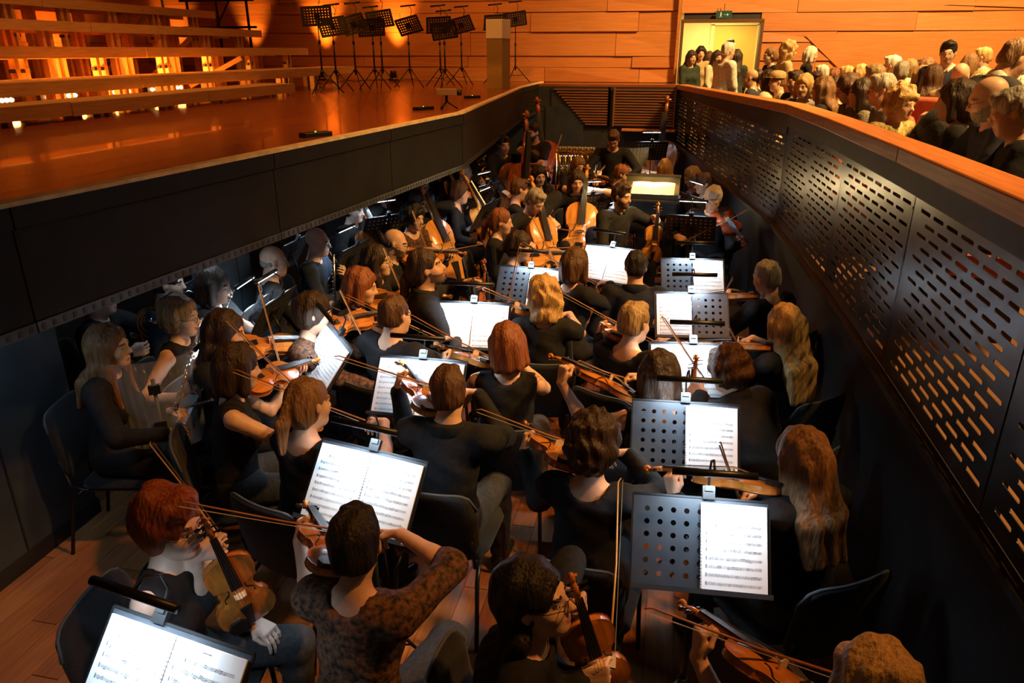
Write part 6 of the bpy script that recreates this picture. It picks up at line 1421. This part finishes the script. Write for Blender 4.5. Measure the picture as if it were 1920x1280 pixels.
# ------------------------------------------------------------------ conductor's desk
p = at(1220, 372, 1.12); e = empty('conductor_desk', (p[0], p[1], 0), rad(-2)); tag(e, 'large black conductor desk with a lit white score', 'desk')
b = MB(); b.box((0, -0.17, 1.08), (0.62, 0.02, 0.24)); o = b.build('front_panel', M_MATT, e); bevelmod(o)
b = MB(); b.box((0, 0.02, 1.14), (0.62, 0.40, 0.02), Matrix.Translation((0, 0, 0)) ); o = b.build('desk_tray', M_MATT, e)
b = MB(); b._add([(-0.31, 0.20, 1.15), (0.31, 0.20, 1.15), (0.31, 0.235, 1.33), (-0.31, 0.235, 1.33), (-0.31, 0.22, 1.15), (0.31, 0.22, 1.15), (0.31, 0.255, 1.33), (-0.31, 0.255, 1.33)], [(0, 1, 2, 3), (7, 6, 5, 4), (3, 2, 6, 7), (1, 5, 6, 2), (0, 3, 7, 4), (0, 4, 5, 1)]); b.build('back_board', mat('desk_brown', (0.30, 0.20, 0.07), 0.55), e)
b = MB(); b.box((0, 0.235, 1.345), (0.64, 0.10, 0.02)); b.build('light_hood', M_MATT, e)
b = MB(); b.box((0.0, -0.03, 1.13), (0.66, 0.44, 0.015)); b.build('rim', M_MATT, e)
b = MB(); b.tube([(0, 0.02, 1.12), (0, 0.02, 0.05)], 0.035, 12); b.build('column', M_METAL, e, True)
b = MB(); b.box((0, 0.02, 0.025), (0.5, 0.45, 0.05)); b.build('base', M_METAL, e)
s = empty('score', (p[0] + 0.02, p[1] - 0.02, 1.165), rad(-2)); tag(s, 'open white score lit on the conductor desk', 'score'); s.rotation_euler = (rad(22), 0, rad(-2))
for sd in 'LR':
    o = bpy.data.objects.new('page', PAGE[sd]); COL.objects.link(o); o.parent = s; o.location = (0, 0.02, 0.045)
light('desk_lamp', 'AREA', (p[0], p[1] + 0.17, 1.32), (p[0], p[1] - 0.06, 1.15), 5.0, (1.0, 0.74, 0.36), size=0.5, sizey=0.03)

# ------------------------------------------------------------------ percussion
M_HEADSKIN = mat('timpani_skin', (0.80, 0.74, 0.66), 0.5, var=0.06, scale=3)
def timpani(x, y, r, label):
    e = empty('timpano', (x, y, 0)); tag(e, label, 'timpani')
    b = MB(); b.lathe([(r * 0.25, 0.35), (r * 0.62, 0.44), (r * 0.88, 0.60), (r, 0.84)], 32); b.build('bowl', M_COPPER, e, True)
    b = MB(); b.lathe([(0.0001, 0.866), (r * 0.99, 0.862), (r, 0.85)], 32); b.build('drum_skin', M_HEADSKIN, e, True)
    b = MB(); b.lathe([(r * 1.0, 0.845), (r * 1.03, 0.845), (r * 1.03, 0.868), (r * 1.0, 0.868), (r * 1.0, 0.845)], 32); b.build('hoop', M_BRASS, e, True)
    for k in range(8):
        a = k * math.pi / 4; b = MB(); b.tube([(r * 1.05 * math.cos(a), r * 1.05 * math.sin(a), 0.90), (r * 1.05 * math.cos(a), r * 1.05 * math.sin(a), 0.62)], 0.008, 6); b.build('tension_rod', M_BRASS, e, True)
    for k in range(3):
        a = k * 2.094 + 0.5; b = MB(); b.tube([(r * 0.9 * math.cos(a), r * 0.9 * math.sin(a), 0.62), (r * 0.75 * math.cos(a), r * 0.75 * math.sin(a), 0.0)], 0.016, 8); b.build('leg', M_METAL, e, True)
p = at(1128, 326, 0.865); timpani(p[0], p[1], 0.36, 'copper timpani with pale skin beside the chimes')
p = at(1212, 318, 0.865); timpani(p[0], p[1], 0.40, 'larger copper timpani with pale skin behind the conductor desk')
p = at(1080, 338, 0.75); p = A3(p[0] - 0.02, 10.6, 0); p = A3(*aty(1080, 320, 10.7)); e = empty('tubular_chimes', (p[0], p[1], 0)); tag(e, 'rack of brass tubular chimes near the red double bass', 'chimes')
zt = aty(1080, 278, 10.7)[2]
for k in range(13):
    x = -0.24 + k * 0.04; L = 0.95 - 0.02 * k; b = MB(); b.tube([(x, 0.025 * (k % 2), zt - 0.03), (x, 0.025 * (k % 2), zt - 0.03 - L * 0.75)], 0.014, 10); b.build('chime', M_BRASS, e, True)
    b = MB(); b.tube([(x, 0.025 * (k % 2), zt - 0.03), (x, 0.025 * (k % 2), zt + 0.02)], 0.019, 10); b.build('cap', M_HORSE, e, True)
b = MB(); b.box((0, 0.01, zt - 0.06), (0.58, 0.07, 0.02)); b.build('top_bar', M_BRASS, e)
for x in (-0.29, 0.29): b = MB(); b.tube([(x, 0.01, 0.03), (x, 0.01, zt - 0.03)], 0.014, 8); b.build('upright', M_SILVER, e, True)
b = MB(); b.box((0, 0.01, 0.03), (0.62, 0.35, 0.04)); b.build('base', M_METAL, e)
def shield(px, py, zc, w, h, rz, label, sup=True):
    p = at(px, py, zc); e = empty('sound_shield', (p[0], p[1], 0), rz); tag(e, label, 'shield')
    n = 12; b = MB(); R_ = w * 0.75
    pts = [(R_ * math.sin(a), R_ * (1 - math.cos(a))) for a in np.linspace(-0.72, 0.72, n)]
    for (x0, y0), (x1, y1) in zip(pts[:-1], pts[1:]): b._add([(x0, y0, zc - h / 2), (x1, y1, zc - h / 2), (x1, y1, zc + h / 2), (x0, y0, zc + h / 2)], [(0, 1, 2, 3)])
    o = b.build('clear_sheet', M_CLEAR, e, True); md = o.modifiers.new('thick', 'SOLIDIFY'); md.thickness = 0.004
    b = MB(); b.tube([(0, 0.02, zc + h * 0.3), (0, 0.02, 0.03)], 0.011, 8); b.build('pole', M_METAL, e, True)
    for k in range(3): a = k * 2.094; b = MB(); b.tube([(0, 0.02, 0.22), (0.22 * math.cos(a), 0.02 + 0.22 * math.sin(a), 0.012)], 0.008, 6); b.build('leg', M_METAL, e, True)
    b = MB(); b.box((0, 0.01, zc + h * 0.2), (0.06, 0.03, 0.05)); b.box((0, 0.01, zc - h * 0.2), (0.06, 0.03, 0.05)); b.build('clamp', M_METAL, e)
shield(296, 765, 0.86, 0.46, 0.55, rad(37), 'curved clear sound shield before the tousled fair-haired flute player')
shield(1180, 312, 1.05, 0.60, 0.55, rad(10), 'curved clear sound shield beside the timpani')
# small things on the floor
p = at(716, 826, 0.03); e = empty('power_strip', (p[0], p[1], 0), rad(-40)); tag(e, 'white power strip lying on the floor near the ponytailed woman', 'power strip')
b = MB(); b.box((0, 0, 0.02), (0.26, 0.055, 0.04)); o = b.build('case', mat('white_plastic', (0.7, 0.66, 0.58), 0.5), e); bevelmod(o)
for k in range(4): b = MB(); b.lathe([(0.0001, 0.001), (0.014, 0.001), (0.017, 0.002), (0.017, 0.0)], 12, Matrix.Translation((-0.08 + k * 0.05, 0, 0.04))); b.build('socket', M_MATT, e)
b = MB(); b.tube([(0.13, 0, 0.02), (0.25, 0.05, 0.006), (0.4, 0.02, 0.006), (0.5, 0.2, 0.006)], 0.004, 6); b.build('cable', M_METAL, e, True)
p = at(962, 1028, 0.0); e = empty('cable_tape', (p[0], p[1], 0), rad(-30)); tag(e, 'black cable with a strip of tape on the parquet', 'cable')
b = MB(); b.box((0, 0, 0.004), (0.07, 0.03, 0.004)); b.build('tape', mat('grey_tape', (0.12, 0.13, 0.14), 0.4), e)
b = MB(); b.tube([(-0.5, 0.16, 0.004), (-0.25, 0.05, 0.004), (0, 0, 0.004), (0.25, -0.1, 0.004), (0.5, -0.12, 0.004)], 0.003, 6); b.build('wire', M_METAL, e, True)
# ------------------------------------------------------------------ audience
def cl(n, c, **k): return mat('cloth_' + n, c, 0.85, var=k.pop('var', 0.2), scale=k.pop('scale', 30), bump=0.25, bscale=28, spec=0.3, **k)
C = {'black': M_BLACK, 'navy': cl('navy', (0.03, 0.035, 0.06)), 'grey': cl('grey', (0.22, 0.22, 0.21)), 'bluegrey': cl('bluegrey', (0.13, 0.16, 0.18)), 'cream': cl('cream', (0.66, 0.58, 0.42)), 'white': cl('white', (0.75, 0.70, 0.62)),
     'beige': cl('beige', (0.48, 0.35, 0.18)), 'pattern': cl('pattern', (0.10, 0.085, 0.03), col2=(0.50, 0.36, 0.12), scale=38), 'dots': cl('dots', (0.02, 0.018, 0.015), col2=(0.22, 0.18, 0.12), scale=75), 'green': cl('green', (0.03, 0.045, 0.03)), 'lilac': cl('lilac', (0.36, 0.33, 0.36))}
M_SEAT = mat('seat_velvet', (0.42, 0.075, 0.022), 0.8, var=0.15, scale=20, sheen=0.3)
b = MB(); V, Q, edge = pad(0.52, 0.60, 0.09, 0.08, 0.02); SEATK = []
me = mesh_np('seat_back', [tuple(Matrix.Translation((0, -0.22, 0.42)) @ Matrix.Rotation(rad(8), 4, 'X') @ Vector(v)) for v in V], Q); me.materials.append(M_SEAT); SEATK.append(('seat_back', me))
b = MB(); b.box((0, 0.06, 0.40), (0.50, 0.46, 0.12)); me = b.mesh('seat_pad'); me.materials.append(M_SEAT); SEATK.append(('seat_pad', me))
for s in (-1, 1): b = MB(); b.box((s * 0.28, 0.03, 0.60), (0.05, 0.42, 0.035)); me = b.mesh('armrest'); me.materials.append(M_WOODTRIM); SEATK.append(('armrest', me))
def seat(x, y, z, rz, label):
    e = empty('theatre_seat', (x, y, ZA), rz); tag(e, label, 'seat')
    for n, me in SEATK: o = bpy.data.objects.new(n, me); COL.objects.link(o); o.parent = e; o.location = (0, 0, z - ZA)
    b = MB(); b.box((0, 0.03, (z - ZA + 0.34) / 2), (0.12, 0.30, max(z - ZA + 0.34, 0.05))); b.build('pedestal', M_METAL, e)
NA = [0]
def viewer(px, py, size, hdg, desc, hair='short', haircol='dark', top='black', fem=False, stand=False, doing='in the audience', pose='rest', seated=True, zfix=None, **P):
    NA[0] += 1
    P.update(fem=fem, hair=hair, haircol=haircol, stand=stand, topmat=C[top], seed=NA[0] + 100, collar=P.get('collar', False), botmat=M_CHARC, feet=-0.16)
    d = 0.255 * F / size
    r = ray(px, py); r = r / np.linalg.norm(r); hp = CAM + r * d
    for _ in range(60):
        yy = min(max(hp[1], 0.4), 13.95)
        if hp[1] > 14.5 or hp[0] > railpt(yy)[0] + (0.62 if not stand else 0.3): break
        d += 0.06; hp = CAM + r * d
    if stand:
        P['scale'] = 1.0; g = skeleton(P); k = (hp[2] - ZA) / g.head[2]; P['scale'] = min(max(k, 0.86), 1.12)
    g = skeleton(P); P['_g'] = g; POSES[pose](g, P)
    zf = hp[2] - g.head[2]
    if stand: zf = ZA
    a = rad(hdg); hx, hy = g.head[0], g.head[1]; wx = hx * math.cos(a) + hy * math.sin(a); wy = -hx * math.sin(a) + hy * math.cos(a)
    x, y = hp[0] - wx, hp[1] - wy
    make_person(P, (x, y, zf), -a, f'{desc}, {doing}', 'person', 'aud' if size < 55 else 'far')
    FIGS['aud%d' % NA[0]] = (g, Matrix.Translation((x, y, zf)) @ Matrix.Rotation(-a, 4, 'Z'), x, y)
    if not stand: seat(x, y, zf, -a, f'red theatre seat under the {desc}')
    return NA[0]
LAPR = dict(pose='rest')
prog = {}
READ = dict(pose='custom', hL=((-0.09, 0.36, 0.80), (-0.8, -0.3, -0.5), (0.3, 0.85, 0.3), (0.5, 0, -0.4), 0.5), hR=((0.09, 0.36, 0.80), (0.8, -0.3, -0.5), (-0.3, 0.85, 0.3), (-0.5, 0, -0.4), 0.5))
k1 = viewer(1897, 212, 84, -78, 'grey-haired reader with gold glasses', 'short', 'grey', 'black', glasses='gold', hpitch=22, skin=1, doing='reading a programme by the rail', **READ)
k2 = viewer(1852, 186, 74, -88, 'balding man with grey beard and glasses', 'fringe', 'grey', 'navy', glasses='dark', hpitch=18, skin=0, beard='full', doing='reading in a navy sweater', **READ)
viewer(1790, 190, 68, -70, 'woman with a thick dark brown bob', 'bob', 'dark', 'black', True, doing='in a black coat by the rail')
viewer(1690, 195, 64, 150, 'woman with short blonde curls', 'curly', 'blond', 'pattern', True, doing='turning round in a patterned blouse', hyaw=-10, sleeve='long')
viewer(1652, 168, 56, -86, 'grey man in a blue-grey jacket', 'short', 'grey', 'bluegrey', hpitch=10, glasses='dark', skin=1)
viewer(1614, 176, 50, -80, 'woman with long straight dark hair', 'long', 'dark', 'dots', True, doing='in a dotted blouse', skin=1)
viewer(1589, 166, 47, -98, 'brown-haired woman with glasses', 'bob', 'brown', 'dots', True, glasses='dark', hpitch=26, doing='looking down', skin=1)
viewer(1562, 169, 40, -84, 'dark-haired person in black', 'short', 'dark', 'black', True, hpitch=20, doing='leaning towards a neighbour', skin=1)
viewer(1541, 168, 44, -64, 'woman with long fair hair', 'long', 'light', 'black', True, doing='seen from the side by the rail')
viewer(1526, 157, 36, 176, 'smiling man in an open grey jacket', 'short', 'dark', 'grey', skin=1, doing='facing the stalls')
viewer(1507, 162, 39, -150, 'blonde woman in a lilac top', 'bob', 'blond', 'lilac', True)
viewer(1491, 153, 35, -120, 'dark-haired man in a dark jacket', 'short', 'dark', 'navy', skin=1)
kc = viewer(1457, 153, 33, -100, 'man in a beige flat cap', 'buzz', 'light', 'beige', doing='in a beige coat')
viewer(1438, 151, 37, -60, 'woman with dark brown hair', 'bob', 'dark', 'cream', True, doing='in a cream sweater')
viewer(1420, 148, 29, -60, 'man with close dark hair', 'buzz', 'dark', 'black', doing='behind the cream sweater')
viewer(1407, 147, 33, -75, 'bald man in a navy sweater', 'fringe', 'dark', 'navy', skin=1, doing='seated near the doorway')
# standing by the door
viewer(1297, 108, 25, 150, 'woman with long dark hair', 'long', 'dark', 'green', True, True, doing='standing in the doorway in a dark sweater')
viewer(1314, 100, 23, 172, 'dark curly-haired woman', 'bob', 'black', 'beige', True, True, doing='standing in a beige top')
viewer(1330, 108, 22, 20, 'woman in a patterned scarf', 'bob', 'brown', 'pattern', True, True, doing='standing with her back turned')
viewer(1345, 108, 24, 150, 'dark-haired woman', 'long', 'dark', 'cream', True, True, doing='standing in a cream top')
viewer(1366, 96, 28, 60, 'white-haired man', 'short', 'white', 'white', False, True, doing='walking in a white sweater', build=1.15)
viewer(1381, 107, 25, 10, 'woman with waist-long dark hair', 'long', 'dark', 'green', True, True, doing='standing with her back to the hall', hairlen=0.5)
viewer(1369, 86, 20, 170, 'tall dark-haired man', 'short', 'dark', 'black', False, True, doing='standing deep in the doorway')
viewer(1443, 105, 27, -110, 'woman with tied-back hair', 'pony', 'light', 'black', True, True, doing='standing in a black blouse')
viewer(1480, 95, 29, 80, 'woman with blonde curls', 'wavy', 'blond', 'beige', True, True, doing='standing in a beige coat')
viewer(1521, 103, 26, 90, 'white-blond woman', 'bob', 'white', 'black', True, True, doing='standing in a black cardigan')
viewer(1777, 100, 36, -160, 'young man in suit and tie', 'short', 'black', 'navy', False, True, glasses='dark', doing='standing against the wall', collar=True, collarmat=C['white'])
viewer(1904, 112, 51, 82, 'man in a black suit bending low', 'short', 'light', 'black', False, True, lean=48, hpitch=30, doing='over the seats', collar=True, collarmat=C['white'], pose='custom', hL=((-0.2, 0.55, 0.9), (-0.8, -0.3, 0), (0, 0.4, -0.9), (0.5, 0, 0), 0.4), hR=((0.2, 0.55, 0.9), (0.8, -0.3, 0), (0, 0.4, -0.9), (-0.5, 0, 0), 0.4))
# rows behind
for (px, py, sz, hd_, desc, hr, hc, tp, fem) in ((1672, 124, 31, -60, 'white-haired person in the middle rows', 'short', 'white', 'beige', False), (1690, 136, 34, 20, 'grey-haired man facing away', 'short', 'grey', 'black', False), (1728, 145, 33, -175, 'smiling blonde woman in glasses', 'bob', 'blond', 'cream', True), (1748, 146, 38, 10, 'brown-haired woman facing away', 'long', 'brown', 'grey', True),
                                                 (1721, 127, 22, -40, 'dark-haired person in a far row', 'short', 'dark', 'black', False), (1736, 126, 27, -40, 'light-brown-haired person in a far row', 'bob', 'light', 'grey', True), (1801, 143, 40, 40, 'bald man beyond the dark bob', 'bald', 'grey', 'beige', False), (1817, 122, 31, 20, 'woman with brown hair near the suited man', 'bob', 'light', 'black', True), (1836, 164, 46, -120, 'woman with a blonde bob and scarf', 'bob', 'blond', 'pattern', True),
                                                 (1776, 143, 30, 10, 'person with short grey curls', 'curly', 'grey', 'grey', False), (1586, 142, 29, -60, 'fair-haired person behind the glasses wearer', 'short', 'blond', 'grey', False), (1612, 140, 30, -60, 'light-haired person behind the long dark hair', 'bob', 'blond', 'beige', True), (1638, 143, 36, -70, 'sandy-haired man behind the grey man', 'short', 'ash', 'beige', False), (1562, 143, 25, -60, 'auburn-haired person in a far row', 'bob', 'auburn', 'black', True),
                                                 (1842, 108, 28, -60, 'blond person near the bending suit', 'short', 'blond', 'grey', False), (1908, 148, 40, -60, 'person with brown hair behind the bending suit', 'bob', 'light', 'dots', True), (1915, 176, 50, -70, 'white-haired person at the rail end', 'short', 'white', 'grey', False), (1475, 143, 27, -70, 'fair-haired man behind the cap', 'short', 'ash', 'grey', False), (1540, 138, 26, -60, 'silver-haired man in a far row', 'short', 'white', 'navy', False), (1704, 128, 26, -60, 'sandy-haired child in a far row', 'bob', 'ash', 'cream', True)):
    viewer(px, py, sz, hd_, desc, hr, hc, tp, fem)
# cap, programmes
g, M, x, y = FIGS['aud%d' % kc]; h = g.head; e = empty('flat_cap'); e.matrix_world = M @ Matrix.Translation(Vector(h)); tag(e, 'beige flat cap on the head of a man near the doorway', 'cap')
b = MB(); b.lathe([(0.102, 0.045), (0.108, 0.075), (0.095, 0.115), (0.05, 0.135), (0.0001, 0.14)], 20); b.build('crown', C['beige'], e, True)
b = MB(); b.prism([(0.075 * math.cos(t) , 0.085 + 0.065 * math.sin(t)) for t in np.linspace(0, math.pi, 10)], 0.048, 0.056); b.build('peak', C['beige'], e)
for k, nm in ((k1, 'grey-haired reader with gold glasses'), (k2, 'balding man with grey beard')):
    g, M, x, y = FIGS['aud%d' % k]; e = empty('programme'); e.matrix_world = M @ frame(A3(0, 0.50, 0.86), A3(0, 0.75, 0.6), A3(0, -0.6, 0.75)); tag(e, f'open white programme held by the {nm}', 'booklet')
    for s in (-1, 1):
        b = MB(); b._add([(0, -0.10, 0), (s * 0.13, -0.10, 0.035), (s * 0.13, 0.10, 0.035), (0, 0.10, 0), (0, -0.10, -0.003), (s * 0.13, -0.10, 0.032), (s * 0.13, 0.10, 0.032), (0, 0.10, -0.003)], [(0, 1, 2, 3), (7, 6, 5, 4), (0, 4, 5, 1), (1, 5, 6, 2), (2, 6, 7, 3), (3, 7, 4, 0)]); b.build('page', M_PAPER, e)
